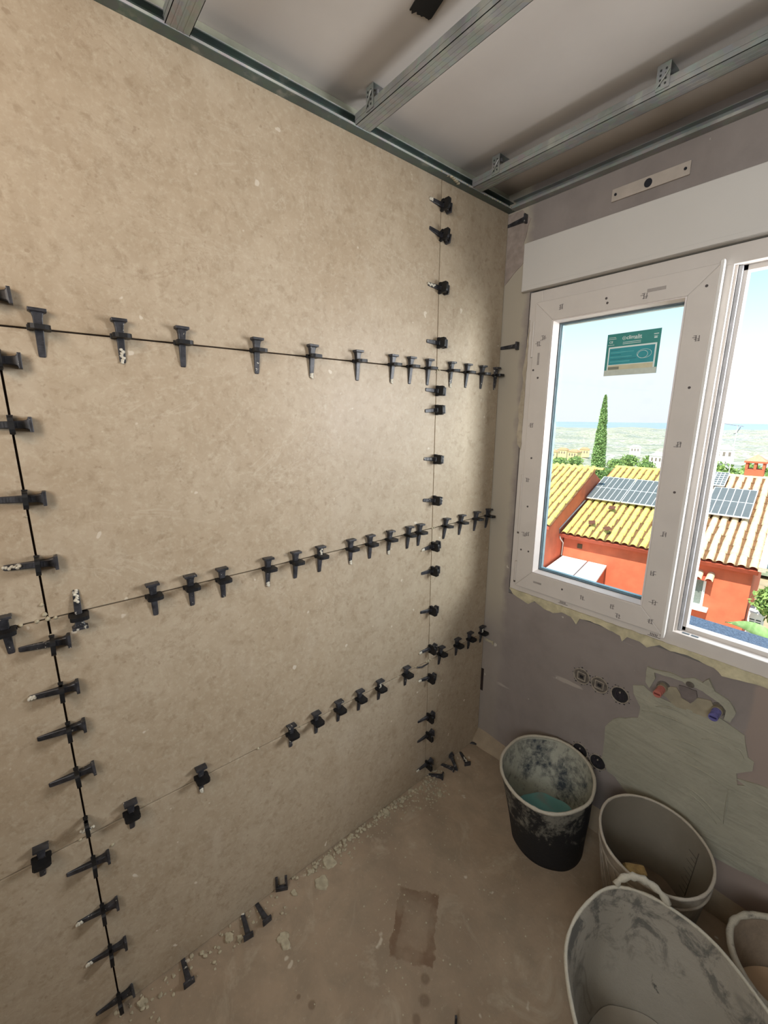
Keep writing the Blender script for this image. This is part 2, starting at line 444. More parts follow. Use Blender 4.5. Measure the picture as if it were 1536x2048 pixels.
patch('mortar_patch', [(0.697, 0.775), (0.715, 0.775), (0.775, 0.787), (0.803, 0.783), (0.833, 0.799), (0.855, 0.796), (0.87, 0.818), (0.89, 0.783), (0.916, 0.774), (0.931, 0.769), (0.948, 0.739), (0.942, 0.7), (0.925, 0.703), (0.926, 0.734), (0.905, 0.752), (0.859, 0.768), (0.839, 0.768), (0.817, 0.765), (0.803, 0.772), (0.756, 0.770), (0.722, 0.766), (0.725, 0.742), (0.713, 0.700), (0.698, 0.715)], MORTAR, 0.012, 0.012, 2.0, ww)
patch('mortar_patch', [(0.745, 0.70), (0.77, 0.735), (0.79, 0.74), (0.81, 0.712), (0.83, 0.706), (0.85, 0.735), (0.885, 0.745), (0.90, 0.715), (0.88, 0.68), (0.80, 0.672)], simple('darker_mortar', srgb(150, 140, 118), 0.85, var=0.15, scale=20, bump=0.4), 0.008, 0.012, 3.0, ww)
patch('mortar_patch', [(0.98, 0.52), (1.05, 0.50), (1.2, 0.5), (1.2, 0.54), (1.04, 0.54)], MORTAR, 0.007, 0.012, 4.0, ww)
# long trowel ridges across the patch
rg = MB()
for (x0, z0, x1, z1) in [(0.70, 0.60, 0.86, 0.62), (0.77, 0.52, 0.93, 0.50), (0.83, 0.48, 0.97, 0.47), (0.80, 0.545, 0.90, 0.555), (0.965, 0.62, 0.99, 0.60), (0.86, 0.40, 0.97, 0.345), (0.87, 0.38, 0.96, 0.325), (0.74, 0.64, 0.83, 0.655), (0.97, 0.47, 0.975, 0.34), (0.88, 0.60, 0.955, 0.61)]:
    pts = []
    for k in range(9):
        t = k / 8; pts.append((x0 + (x1 - x0) * t, -0.0055, z0 + (z1 - z0) * t + 0.012 * math.sin(PI * t)))
    rg.tube(pts, [0.0006 + 0.0022 * math.sin(PI * k / 8) for k in range(9)], 6)
rg.build('trowel_ridges', MORTAR, ww, smooth=True)['kind'] = 'stuff'
foam = [(0.125, 0.885), (0.144, 0.862), (0.18, 0.853), (0.222, 0.842), (0.25, 0.864), (0.294, 0.847), (0.335, 0.842), (0.372, 0.86), (0.41, 0.855), (0.434, 0.83), (0.446, 0.861), (0.488, 0.866), (0.543, 0.861), (0.595, 0.85), (0.606, 0.834), (0.62, 0.857), (0.661, 0.857), (0.686, 0.844), (0.722, 0.87), (0.756, 0.862), (0.807, 0.869), (0.877, 0.858), (0.899, 0.842), (0.955, 0.851), (0.99, 0.857), (1.1, 0.85), (1.3, 0.86), (1.39, 0.855), (1.395, 0.885)]
patch('filler_strip', foam, FOAM, 0.007, 0.012, 5.0, ww)
patch('filler_strip', [(0.128, 2.0), (0.121, 1.9), (0.116, 1.85), (0.112, 1.80), (0.118, 1.77), (0.109, 1.70), (0.103, 1.66), (0.110, 1.62), (0.104, 1.56), (0.112, 1.52), (0.128, 1.5)], simple('beige_filler', srgb(170, 158, 138), 0.9, var=0.15, bump=0.4), 0.004, 0.012, 6.0, ww)
patch('filler_strip', [(0.0, 2.40), (0.06, 2.40), (0.10, 2.36), (0.075, 2.28), (0.115, 2.24), (0.088, 2.22), (0.0, 2.15)], simple('pinkish_filler', srgb(152, 138, 128), 0.9, var=0.15, bump=0.4), 0.003, 0.02, 7.0, ww)
# broken hole at the corner
hole = MB().box(-0.003, 0.012, -0.002, 0.0, 0.30, 0.42).build('corner_gap', simple('dark_gap', srgb(40, 28, 24), 0.9), ww)

# beige blanking strip screwed above the shutter box
bp = MB().box(0.396, 0.612, -0.006, 0.0, 2.314, 2.350, bev=0.001).build('blanking_strip', simple('beige_strip', srgb(176, 164, 152), 0.6, var=0.05))
tag(bp, 'beige strip fixed to the grey wall above the shutter box, dark hole at its middle', 'cover strip')
hm = simple('dark_hole', srgb(24, 24, 32), 0.8)
def disc(mb, x, y, z, rx, rz_, th=0.002, n=16):
    mb.prism([(rx * math.cos(2 * PI * i / n), rz_ * math.sin(2 * PI * i / n)) for i in range(n)], lambda a, b: (x + a, y, z + b), lambda a, b: (x + a, y - th, z + b)); return mb
disc(MB(), 0.503, -0.006, 2.331, 0.011, 0.012).build('hole', hm, bp)
for x in (0.408, 0.600): disc(MB(), x, -0.006, 2.332, 0.004, 0.004, 0.0025, 8).build('screw', hm, bp)

# ------------------------------------------------------------------ window
win = struct(empty('window_1', (0, 0, 0)))
FX0, FX1, FZ0, FZ1 = 0.122, 1.388, 0.883, 2.098
MU0, MU1 = 0.728, 0.766
fr = MB()
fr.box(FX0, 0.172, 0.0, 0.07, FZ0, FZ1, .002)
fr.box(1.338, FX1, 0.0, 0.07, FZ0, FZ1, .002)
fr.box(FX0, FX1, 0.001, 0.0699, FZ0, 0.932, .002)
fr.box(FX0, FX1, 0.001, 0.0699, 2.048, FZ1, .002)
fr.box(0.715, 0.752, 0.002, 0.0695, 0.92, 2.06, .002)
# stepped rebate inside the open right-hand light
fr.box(0.752, 0.778, 0.038, 0.0694, 0.932, 2.05, .001)
fr.box(0.752, 1.34, 0.038, 0.0694, 0.930, 0.946, .001)
fr.box(0.752, 1.34, 0.038, 0.0694, 2.034, 2.05, .001)
fr.box(1.324, 1.34, 0.038, 0.0694, 0.932, 2.05, .001)
fr.box(0.752, 0.758, 0.016, 0.024, 0.9322, 2.0478)
frame = fr.build('window_frame', PVC, win)
MB().box(0.7585, 0.768, 0.0242, 0.0378, 0.9325, 2.0475, .001).build('rebate_seal', simple('pale_seal', srgb(176, 176, 178), 0.5), frame)
for z in (1.03, 1.055, 1.09, 1.13, 1.42): MB().box(0.7525, 0.7585, 0.026, 0.036, z, z + (0.03 if z > 1.05 else 0.012), .001).build('striker_plate', simple('dark_striker', srgb(70, 60, 60), 0.5, 0.3) if z < 1.3 else PVC, frame)
for x in (0.775, 0.80): MB().box(x, x + 0.02, 0.012, 0.02, 0.9325, 0.9335).build('drain_slot', GASKET, frame)
# left-hand sash
sash = empty('sash', (0, 0, 0), parent=win)
SX0, SX1, SZ0, SZ1 = 0.158, 0.728, 0.914, 2.054
GX0, GX1, GZ0, GZ1 = 0.232, 0.655, 0.993, 1.982
def rail(poly, name='sash_rail'):
    # mitred profile: outer edge low, stepping up to a flat face 18 mm proud of the wall
    mb = MB()
    mb.prism(poly, lambda a, b: (a, -0.018, b), lambda a, b: (a, 0.05, b))
    o = mb.build(name, PVC, sash)
    bv = o.modifiers.new('b', 'BEVEL'); bv.width = 0.0022; bv.segments = 2
    return o
rail([(SX0, SZ0), (GX0, GZ0), (GX0, GZ1), (SX0, SZ1)])
rail([(SX1, SZ0), (SX1, SZ1), (GX1, GZ1), (GX1, GZ0)])
rail([(SX0, SZ0), (SX1, SZ0), (GX1, GZ0), (GX0, GZ0)])
rail([(SX0, SZ1), (GX0, GZ1), (GX1, GZ1), (SX1, SZ1)])
MB().box(0.725, 0.7345, -0.021, -0.002, 0.905, 2.062, .002).build('meeting_strip', simple('bright_pvc', srgb(226, 222, 216), 0.35, var=0.02), sash)
# glazing bead: sloped inner face around the pane
IX0, IX1, IZ0, IZ1 = 0.248, 0.651, 1.006, 1.972
bd = MB()
def ring(a, ya, b, yb):
    A = [(a[0], a[2]), (a[1], a[2]), (a[1], a[3]), (a[0], a[3])]; B = [(b[0], b[2]), (b[1], b[2]), (b[1], b[3]), (b[0], b[3])]
    bd.add([(p[0], ya, p[1]) for p in A] + [(p[0], yb, p[1]) for p in B], [(i, (i + 1) % 4, 4 + (i + 1) % 4, 4 + i) for i in range(4)])
O_ = (GX0, GX1, GZ0, GZ1); I_ = (IX0, IX1, IZ0, IZ1)
ring(O_, -0.0165, (GX0 + .004, GX1 - .004, GZ0 + .004, GZ1 - .004), -0.0185)
ring((GX0 + .004, GX1 - .004, GZ0 + .004, GZ1 - .004), -0.0185, I_, 0.004)
ring(I_, 0.004, I_, 0.012)
bd.build('glazing_bead', simple('white_bead', srgb(222, 212, 206), 0.4, var=0.02), sash)
g_ = MB()
for (a0, a1, c0, c1) in [(IX0, IX0 + .004, IZ0, IZ1), (IX1 - .004, IX1, IZ0, IZ1), (IX0 + .004, IX1 - .004, IZ0, IZ0 + .004), (IX0 + .004, IX1 - .004, IZ1 - .004, IZ1)]:
    g_.box(a0, a1, 0.006, 0.0115, c0, c1)
g_.build('glass_gasket', GASKET, sash)
g_ = MB()
for (a0, a1, c0, c1) in [(IX0, IX0 + .008, IZ0, IZ1), (IX1 - .008, IX1, IZ0, IZ1), (IX0 + .008, IX1 - .008, IZ0, IZ0 + .008), (IX0 + .008, IX1 - .008, IZ1 - .008, IZ1)]:
    g_.box(a0, a1, 0.0165, 0.0305, c0, c1)
g_.build('pane_spacer', SPACER, sash)
def m_glass():
    g = NG('clear_glass')
    tr = g.n('ShaderNodeBsdfTransparent'); tr.inputs[0].default_value = (0.965, 0.985, 0.98, 1)
    gl = g.n('ShaderNodeBsdfGlossy'); gl.inputs['Roughness'].default_value = 0.02
    fz = g.n('ShaderNodeFresnel'); fz.inputs[0].default_value = 1.45
    mx = g.n('ShaderNodeMixShader'); g.l(fz.outputs[0], mx.inputs[0]); g.l(tr.outputs[0], mx.inputs[1]); g.l(gl.outputs[0], mx.inputs[2])
    g.l(mx.outputs[0], g.out.inputs[0]); return g.m
GLASS = m_glass()
for y in (0.013, 0.031):
    MB().add([(IX0, y, IZ0), (IX1, y, IZ0), (IX1, y, IZ1), (IX0, y, IZ1)], [(0, 1, 2, 3)]).build('glass_pane', GLASS, sash)
for (z0, z1) in [(1.86, 1.99), (0.93, 1.02), (1.15, 1.40)]:
    MB().tube([(0.150, -0.007, z0), (0.150, -0.007, z1)], 0.0055, 10).build('hinge_cover', PVC, sash, auto=40)
for z in (0.924, 1.145): MB().tube([(0.150, -0.007, z), (0.150, -0.007, z + .008)], 0.0060, 8).build('hinge_pin', simple('dark_pin', srgb(90, 78, 70), 0.5), sash)
# printed marks and rivet dots on the protective film of the profiles
def mark(x, z, s=0.010, rot=0.0, k=0):
    rnd = random.Random(k); mb = MB()
    for i in range(4):
        a = rot + rnd.uniform(-0.15, 0.15); L = s * rnd.uniform(0.5, 1.1); ox, oz = rnd.uniform(-s, s) * .5, (i - 1.5) * s * 0.32
        dx, dz = math.cos(a) * L / 2, math.sin(a) * L / 2; t = 0.0007
        mb.add([(x + ox - dx, -0.0186, z + oz - dz - t), (x + ox + dx, -0.0186, z + oz + dz - t), (x + ox + dx, -0.0186, z + oz + dz + t), (x + ox - dx, -0.0186, z + oz - dz + t)], [(0, 1, 2, 3)])
    t = 0.0009
    for sx in (-0.25, 0.3):
        mb.add([(x + sx * s - t, -0.0187, z - s * .6), (x + sx * s + t, -0.0187, z - s * .6), (x + sx * s + t, -0.0187, z + s * .5), (x + sx * s - t, -0.0187, z + s * .5)], [(0, 1, 2, 3)])
    mb.build('printed_mark', PRINT, sash)
for i, (x, z) in enumerate([(0.262, 2.022), (0.182, 1.905), (0.202, 1.925), (0.180, 1.60), (0.180, 1.38), (0.184, 1.15), (0.200, 1.155), (0.697, 1.86), (0.692, 1.55), (0.690, 1.26), (0.672, 1.12), (0.45, 0.955), (0.56, 0.958), (0.585, 0.93), (0.688, 0.95), (0.690, 1.02), (0.54, 2.005)]):
    mark(x, z, 0.015, 0.1, i)
for i, (x, z) in enumerate([(0.42, 2.020), (0.425, 2.005), (0.70, 2.0), (0.696, 1.72), (0.70, 1.40), (0.19, 1.78), (0.168, 1.81), (0.19, 1.47), (0.19, 1.27), (0.37, 0.962), (0.175, 1.08), (0.21, 1.08)]):
    disc(MB(), x, -0.018, z, 0.004, 0.004, 0.001, 8).build('printed_mark', PRINT, sash)
for (x, z, a, b) in [(0.57, 2.018, .026, .005), (0.186, 1.85, .004, .022), (0.262, 0.955, .018, .004)]:
    MB().box(x - a, x + a, -0.0187, -0.0182, z - b, z + b).build('date_stamp', simple('pale_stamp', srgb(160, 152, 146), 0.6), sash)
# marks printed on the fixed frame under the sash and the open light
for i, (x, z) in enumerate([(0.70, 0.897), (0.37, 0.90), (1.03, 0.905)]):
    mb = MB()
    for k in range(5): mb.box(x - .012 + k * .005, x - .010 + k * .005, 0.0002, 0.001, z - .004, z + .004)
    mb.box(x - .02, x + .02, 0.0002, 0.001, z - .007, z - .0055)
    mb.build('printed_mark', PRINT, frame)
# roller shutter box across the head of the window
sb = MB().box(0.092, 1.42, -0.022, 0.0, 2.103, 2.272, .003)
sbo = sb.build('roller_shutter_box', PVCB, win)
MB().box(0.095, 1.417, -0.0245, -0.0205, 2.104, 2.118, .001).build('box_lip', PVCB, sbo)
MB().box(WX0, WX1, 0.0, 0.155, 2.103, WZ1 + .0).build('shutter_slot', PVCB, win)
# outside rails, reveal and sill
MB().box(0.122, 0.150, 0.075, 0.11, 0.90, 2.10, .003).box(1.36, 1.388, 0.075, 0.11, 0.90, 2.10, .003).build('shutter_guide', simple('white_rail', srgb(225, 232, 235), 0.5), win)
MB().box(WX0 - .02, WX1 + .02, 0.0705, 0.18, 0.852, 0.862, .003).build('outer_sill', simple('stone_sill', srgb(200, 198, 190), 0.7), win)

# label stuck on the pane
st = empty('glass_label', (0, 0, 0))
tag(st, 'green and white glazing maker\'s label stuck on the left window pane', 'label')
LX0, LX1, LZ0, LZ1, LY = 0.4255, 0.590, 1.772, 1.908, 0.0122
GREEN = simple('label_green', srgb(58, 140, 134), 0.5, var=0.10, scale=14)
TEAL = simple('label_teal', srgb(52, 150, 158), 0.5, var=0.08, scale=20)
CREAM = simple('label_cream', srgb(206, 200, 168), 0.6, var=0.06)
WHITE = simple('label_white', srgb(226, 240, 236), 0.6, var=0.03)
PALE = simple('label_pale', srgb(200, 208, 196), 0.6, var=0.05, scale=60)
def flat(name, x0, x1, z0, z1, k, m_): return MB().box(x0, x1, LY - 0.0002 * k, LY - 0.0002 * k + 0.00018, z0, z1).build(name, m_, st)
flat('label_sheet', LX0, LX1, LZ0, LZ1, 1, GREEN)
flat('label_panel', LX0, LX1 - .001, LZ0, LZ0 + 0.019, 2, PALE)
flat('label_border', LX0 + .008, LX1 - .008, LZ0 + .019, LZ1 - 0.042, 2, WHITE)
flat('label_panel', LX0 + .012, LX1 - .013, LZ0 + .036, LZ1 - 0.047, 3, TEAL)
flat('label_panel', LX0 + .012, LX1 - .013, LZ0 + .019, LZ0 + 0.034, 3, CREAM)
flat('label_panel', LX0 + .012, LX0 + .048, LZ0 + .020, LZ0 + 0.029, 4, simple('label_grey', srgb(130, 134, 118), 0.6))
DT = simple('label_dark_print', srgb(34, 108, 118), 0.6)
for i in range(6):
    flat('print_line', LX0 + .016, LX0 + (.045, .09, .05, .085, .10, .08)[i], LZ0 + .082 - i * .0075, LZ0 + .0835 - i * .0075, 4, DT if i % 2 == 0 else simple('label_light_print', srgb(110, 190, 192), 0.6))
for i in range(2): flat('print_line', LX0 + .052, LX0 + .108, LZ1 - .031 - i * .005, LZ1 - .0295 - i * .005, 4, WHITE)
for (a, b, c_, h_) in [(.005, .028, .012, .0012), (.005, .030, .017, .0012), (.086, .110, .0235, .001), (.144, .158, .016, .002), (.145, .156, .0215, .001), (.146, .155, .028, .004), (.004, .025, .036, .0012)]:
    flat('print_line', LX0 + a, LX0 + b, LZ1 - c_, LZ1 - c_ + h_, 4, WHITE)
mb = MB()
pts = [(LX0 + .118 + .015 * math.cos(t * PI / 8), LY - .0008, LZ0 + .062 + .012 * math.sin(t * PI / 8)) for t in range(16)]
mb.tube(pts, 0.0006, 4, close=True)
mb.tube([(LX0 + .122 + .022 * math.cos(t * PI / 8), LY - .0008, LZ0 + .064 + .014 * math.sin(t * PI / 8)) for t in range(16)], 0.0005, 4, close=True)
mb.build('emblem', WHITE, st)
def text(s_, x, z, size, m_, parent, name='lettering', y=None):
    cu = bpy.data.curves.new(name, 'FONT'); cu.body = s_; cu.size = size; cu.extrude = 0.0001; cu.offset = size * 0.012
    tmp = bpy.data.objects.new(name, cu); COL.objects.link(tmp)
    dg = bpy.context.evaluated_depsgraph_get(); me = bpy.data.meshes.new_from_object(tmp.evaluated_get(dg))
    bpy.data.objects.remove(tmp)
    o = bpy.data.objects.new(name, me); COL.objects.link(o); me.materials.clear(); me.materials.append(m_)
    o.parent = parent; o.rotation_euler = (PI / 2, 0, 0); o.location = (x, LY - 0.001 if y is None else y, z)
    return o
text('climalit', LX0 + .062, LZ1 - .0215, .0165, WHITE, st)
text('CE', LX0 + .008, LZ1 - .0295, .010, WHITE, st)
mb = MB(); mb.tube([(LX0 + .055 + .0055 * math.cos(t * PI / 6), LY - .0006, LZ1 - .017 + .0055 * math.sin(t * PI / 6)) for t in range(12)], 0.0006, 4, close=True)
mb.tube([(LX0 + .055 + .0022 * math.cos(t * PI / 6), LY - .0006, LZ1 - .017 + .0022 * math.sin(t * PI / 6)) for t in range(12)], 0.0006, 4, close=True)
mb.build('emblem', WHITE, st)

# ------------------------------------------------------------------ ceiling grid
tr = MB()
tr.box(0.0005, 0.002, -2.88, -0.001, 2.405, 2.437); tr.box(0.002, 0.030, -2.88, -0.001, 2.405, 2.4065); tr.box(0.002, 0.020, -2.88, -0.001, 2.4355, 2.437); tr
t1 = tr.build('ceiling_track', GALV_SHADED); MB().box(0.0285, 0.0305, -2.88, -0.034, 2.4066, 2.412).box(0.0185, 0.0205, -2.88, -0.034, 2.4372, 2.4395).build('folded_lip', m_galv('lit_folded_edge', (205, 208, 204)), t1); tag(t1, 'galvanised channel track running along the top edge of the tiled wall', 'metal track', 'perimeter tracks of the ceiling frame')  # lip's bright line of light put into a paler steel colour
tr = MB()
tr.box(0.03, XR - .01, -0.002, -0.0005, 2.405, 2.437); tr.box(0.03, XR - .01, -0.032, -0.002, 2.405, 2.4065); tr.box(0.03, XR - .01, -0.022, -0.002, 2.4355, 2.437); tr.box(0.03, XR - .01, -0.032, -0.0305, 2.4065, 2.413)
t2 = tr.build('ceiling_track', GALV); tag(t2, 'galvanised channel track running along the window wall above the shutter box', 'metal track', 'perimeter tracks of the ceiling frame')
# mortar splashes stuck to the track near the corner
sp_ = MB()
for i in range(26):
    y = -0.02 - i * 0.016; sp_.blob((0.031 - random.random() * .004, y, 2.4055 + random.random() * .006), 0.0025 + random.random() * .0025, 1, i, 0.5, 0.5)
for i in range(5): sp_.blob((0.024 + .003 * i, -.33 - .012 * i, 2.403), 0.007, 1, i, 0.5, 0.4)
sp_.build('mortar_splashes', MORTAR_CRUMB, t1, smooth=True)['kind'] = 'stuff'
def channel(y, x0=0.028, lab=''):
    r = empty('ceiling_profile', (x0, y, 2.408))
    mb = MB(); L = XR - 0.02 - x0; h = 0.027; w_ = 0.024
    mb.box(0, L, -w_, w_, 0, 0.0012); mb.box(0, L, -w_, -w_ + .0012, 0, h); mb.box(0, L, w_ - .0012, w_, 0, h)
    mb.box(0, L, -w_ + .001, -w_ + .008, h - .0012, h); mb.box(0, L, w_ - .008, w_ - .001, h - .0012, h)
    for yy in (-.012, .0, .012): mb.box(0, L, yy - .0015, yy + .0015, -0.0006, 0.0)
    mb.box(0, L, -w_ - .0012, -w_, 0.012, 0.0145)
    mb.build('channel', GALV, r)
    tag(r, lab, 'metal profile', 'ceiling profiles crossing the room')
    return r
channel(-1.218, lab='galvanised ceiling profile at the top left, nearest the camera')
channel(-0.740, lab='galvanised ceiling profile in the middle, meeting the track left of the corner')
channel(-0.238, lab='galvanised ceiling profile nearest the window wall')
def hanger(x, y, lab):
    r = empty('profile_hanger', (x, y, 2.436)); mb = MB()
    for s in (-1, 1):
        mb.box(-.015, .015, s * .0262 - .0006, s * .0262 + .0006, -0.022, 0.030)
    mb.box(-.015, .015, -.026, .026, 0.0305, 0.0318)
    mb.build('strap', GALV, r)
    hd = MB()
    for k in range(4):
        for s in (-1, 1):
            z = -.014 + k * .010
            for xx in (-.006, .006): hd.box(xx - .002, xx + .002, s * .0275 - .0006, s * .0275 + .0006, z, z + .004)
    hd.build('strap_holes', simple('dark_perforation', srgb(50, 52, 50), .7), r)['kind'] = 'stuff'
    MB().tube([(0, 0, 0.032), (0, 0, 0.020)], [.004, .006], 8).build('screw', GALV, r)
    MB().tube([(-.012, -.030, -.016), (.004, -.034, -.004), (.014, -.032, .012)], 0.0016, 6).build('wire', GALV, r)
    tag(r, lab, 'hanger bracket', 'perforated hangers fixing profiles to the ceiling')
hanger(0.095, -0.740, 'bent metal hanger on the middle profile, close to the tiled wall')
hanger(0.125, -0.238, 'bent metal hanger on the profile by the window, close to the tiled wall')
hanger(0.610, -0.238, 'perforated metal hanger on the window-side profile, above the blanking strip')
tp = MB()
n_ = 14; P0 = Vector((0.318, -0.804)); P1 = Vector((0.707, -0.901)); dr = (P1 - P0).normalized(); nr = Vector((-dr.y, dr.x))
top = []
for i in range(n_ + 1):
    t = i / n_; rag = 0.010 * noise.noise(Vector((i * .83, 0, 0)))
    top.append(P0 + nr * (t - .5) * 0.051 + dr * rag)
poly = [(p.x, p.y) for p in top] + [(P1.x + nr.x * 0.025, P1.y + nr.y * 0.025), (P1.x - nr.x * 0.025, P1.y - nr.y * 0.025)]
tp.prism(poly, lambda a, b: (a, b, ZC - 0.003), lambda a, b: (a, b, ZC - .0002))
tag(tp.build('tape_strip', BLACKTAPE), 'strip of black tape with a ragged end stuck to the ceiling', 'tape')

# ------------------------------------------------------------------ levelling clips
def wedge_mesh():
    mb = MB()
    st_ = [(-.057, .0045, .0016), (-.055, .0058, .0028), (-.050, .0062, .0034), (-.02, .0068, .008), (0.0, .0072, .0105), (.016, .0078, .0128), (.024, .0095, .0142), (.0262, .0125, .0150)]
    k0 = len(mb.v)
    for (z, wd, th) in st_:
        mb.v += [(0.0006, -wd, z), (0.0006, wd, z), (th - .001, wd, z), (th, wd * .8, z), (th, -wd * .8, z), (th - .001, -wd, z)]
    for i in range(len(st_) - 1):
        for j in range(6): mb.f.append((i * 6 + j, i * 6 + (j + 1) % 6, (i + 1) * 6 + (j + 1) % 6, (i + 1) * 6 + j))
    mb.f.append(tuple(range(6))[::-1]); mb.f.append(tuple((len(st_) - 1) * 6 + j for j in range(6)))
    mb.box(0.0008, 0.021, -.0150, .0150, 0.0262, 0.0325, .001)
    for i in range(12):      # serrations on the sloping face
        z = -.047 + i * .005; th = .0034 + (z + .05) / .05 * .0071
        mb.box(th - .0012, th + .0005, -.005, .005, z, z + .0018)
    return mb.mesh('wedge', CLIP)
WM = wedge_mesh()
def base_mesh():
    mb = MB()
    # plate seen edge-on: two legs and a rounded outer bar, standing in the joint
    def outl(cut):
        return cut
    mb.box(-.006, .026, -.0175, -.0080, -.0036, .0036, .0008)
    mb.box(-.006, .026, .0080, .0175, -.0036, .0036, .0008)
    mb.prism([(.0165, -.0175), (.034, -.0175), (.0385, -.014), (.040, -.008), (.040, .008), (.0385, .014), (.034, .0175), (.0165, .0175)], lambda a, b: (a, b, -.0044), lambda a, b: (a, b, .0044))
    mb.box(.0025, .012, -.0190, -.0165, -.0050, .0050, .0006); mb.box(.0025, .012, .0165, .0190, -.0034, .0034, .0006)
    return mb.mesh('clip_base', CLIPB)
BM_ = base_mesh()
CREAMM = simple('dried_adhesive', srgb(206, 200, 184), 0.85, var=0.1, scale=120, bump=0.4)
def smear_mesh(z0, z1, seed):
    mb = MB()
    for i in range(7):
        z = z0 + (z1 - z0) * i / 6; th = max(.0025, .0034 + (z + .05) / .05 * .0071)
        mb.blob((th, .0022 * math.sin(i * 2.1 + seed), z), .0040, 1, seed + i, 0.5, 1.0)
    return mb.mesh('adhesive_smear', CREAMM, True)
SM = [smear_mesh(-.057, -.047, 1), smear_mesh(-.056, -.030, 4), smear_mesh(-.012, .022, 7)]
def to_wall(y, z, ang, x=0.0, jit=0.0):
    return Matrix.Translation((x, y, z)) @ Matrix.Rotation(ang, 4, 'X') @ Matrix.Rotation(jit, 4, 'Z')
def clip(mw, lab, group, smear=None, wedge=True, base=True, wshift=0.0, wtilt=0.0, name='levelling_clip'):
    r = empty(name); r.matrix_world = mw
    if wedge: link('wedge', WM, r, Matrix.Translation((0.0, 0, wshift)) @ Matrix.Rotation(wtilt, 4, 'X'))
    if base: link('clip_base', BM_, r, Matrix.Identity(4))
    if smear is not None: link('adhesive_smear', SM[smear], r, Matrix.Translation((0, 0, wshift)) @ Matrix.Rotation(wtilt, 4, 'X'))
    tag(r, lab, 'tile clip', group)
    return r
ORD = ['first', 'second', 'third', 'fourth', 'fifth', 'sixth', 'seventh', 'eighth', 'ninth', 'tenth', 'eleventh', 'twelfth', 'thirteenth', 'fourteenth', 'fifteenth', 'sixteenth']
Z1, Z2, Z3, YL, YM = 1.8, 1.2, 0.613, -1.593, -0.385
# upper joint
g1 = 'wedge clips along the upper horizontal joint'
sm1 = {1: 1, 6: 0, 4: None}
row1 = [-1.525, -1.387, -1.261, -1.077, -0.911, -0.748, -0.604, -0.521, -0.433]
for i, y in enumerate(row1):
    clip(to_wall(y, Z1, random.uniform(-.03, .03)), 'black wedge clip on the upper horizontal joint, %s from the left' % ORD[i] + (', tip pale' if i in (1, 6) else ''), g1, {1: 1, 6: 0, 4: 0}.get(i), wshift=(.004 if i < 3 else 0))
for i, y in enumerate([-0.312, -0.219, -0.125, -0.034]):
    clip(to_wall(y, Z1, random.uniform(-.03, .03)), 'black clip on the upper joint, %s right of the right vertical joint' % ORD[i], g1, 0 if i == 0 else None)
# middle joint
g2 = 'wedge clips along the middle horizontal joint'
clip(to_wall(-1.663, Z2, 0.03), 'black wedge clip on the middle horizontal joint, cut by the left edge of the picture', g2)
clip(to_wall(-1.539, Z2 - .004, PI - .03), 'upside-down black wedge clip on the middle joint, spattered tail pointing up', g2, 1)
for i, y in enumerate([-1.386, -1.298, -1.216, -1.083, -0.993, -0.906, -0.786, -0.703, -0.613, -0.519, -0.461]):
    lab = 'black wedge clip on the middle horizontal joint, %s to the right of the upside-down one' % ORD[i]
    if i == 5: lab = 'black wedge clip smeared with pale adhesive about its head, on the middle horizontal joint'
    clip(to_wall(y, Z2, random.uniform(-.06, .03)), lab, g2, {0: None, 3: 0, 5: 2, 6: 0, 8: 0}.get(i))
for i, y in enumerate([-0.313, -0.217, -0.117, -0.034]):
    clip(to_wall(y, Z2, random.uniform(-.12, -.02)), 'black clip on the middle joint, %s right of the right vertical joint' % ORD[i], g2)
# lower joint
g3 = 'wedge clips along the lower horizontal joint'
for i, y in enumerate([-1.684, -1.500, -1.324, -1.038, -0.943, -0.85, -0.757, -0.661, -0.521]):
    lab = 'black wedge clip on the lower horizontal joint, %s from the left' % ORD[i]
    if i == 7: lab = 'black wedge clip crusted with pale adhesive on its head, on the lower horizontal joint'
    clip(to_wall(y, Z3 + (.012 if i < 3 else 0), random.uniform(-.08, .02)), lab, g3, {2: 0, 7: 2, 8: None}.get(i))
for i, y in enumerate([-0.317, -0.208, -0.120, -0.030]):
    lab = 'black clip on the lower joint, %s right of the right vertical joint' % ORD[i]
    if i == 3: lab = 'white-spattered wedge clip on the lower horizontal joint, right in the corner'
    clip(to_wall(y, Z3 + .014, random.uniform(-.08, .02)), lab, g3, 2 if i == 3 else None)
# left vertical joint
g4 = 'wedge clips up the left-hand vertical joint'
lj = [1.852, 1.737, 1.616, 1.468, 1.328, 1.144, 1.027, 0.923, 0.799, None, 0.532, 0.376, 0.233, 0.056]
for i, z in enumerate(lj):
    if z is None: continue
    if i == 0: lab = 'black clip head showing at the left edge, just above the upper horizontal joint'
    elif i < 5: lab = 'black clip on the left vertical joint, %s below the upper joint' % ORD[i - 1]
    elif i < 9: lab = 'black clip on the left vertical joint, %s below the middle joint' % ORD[i - 5]
    else: lab = 'black clip on the left vertical joint, %s below the lower joint' % ORD[i - 10]
    if i in (4, 6): lab += ', pale tip'
    clip(to_wall(YL, z, -PI / 2 + random.uniform(-.05, .05)), lab, g4, {4: 1, 6: 0, 1: None, 11: 0, 12: 0}.get(i), wshift=.006 * random.random())
r = clip(to_wall(YL, 0.655, -PI / 2, 0.0), 'stubby white-caked clip base without wedge, above where left and lower joints cross', g4, None, wedge=False)
link('adhesive_smear', smear_mesh(-.012, .012, 12), r, Matrix.Translation((.016, 0, 0)))
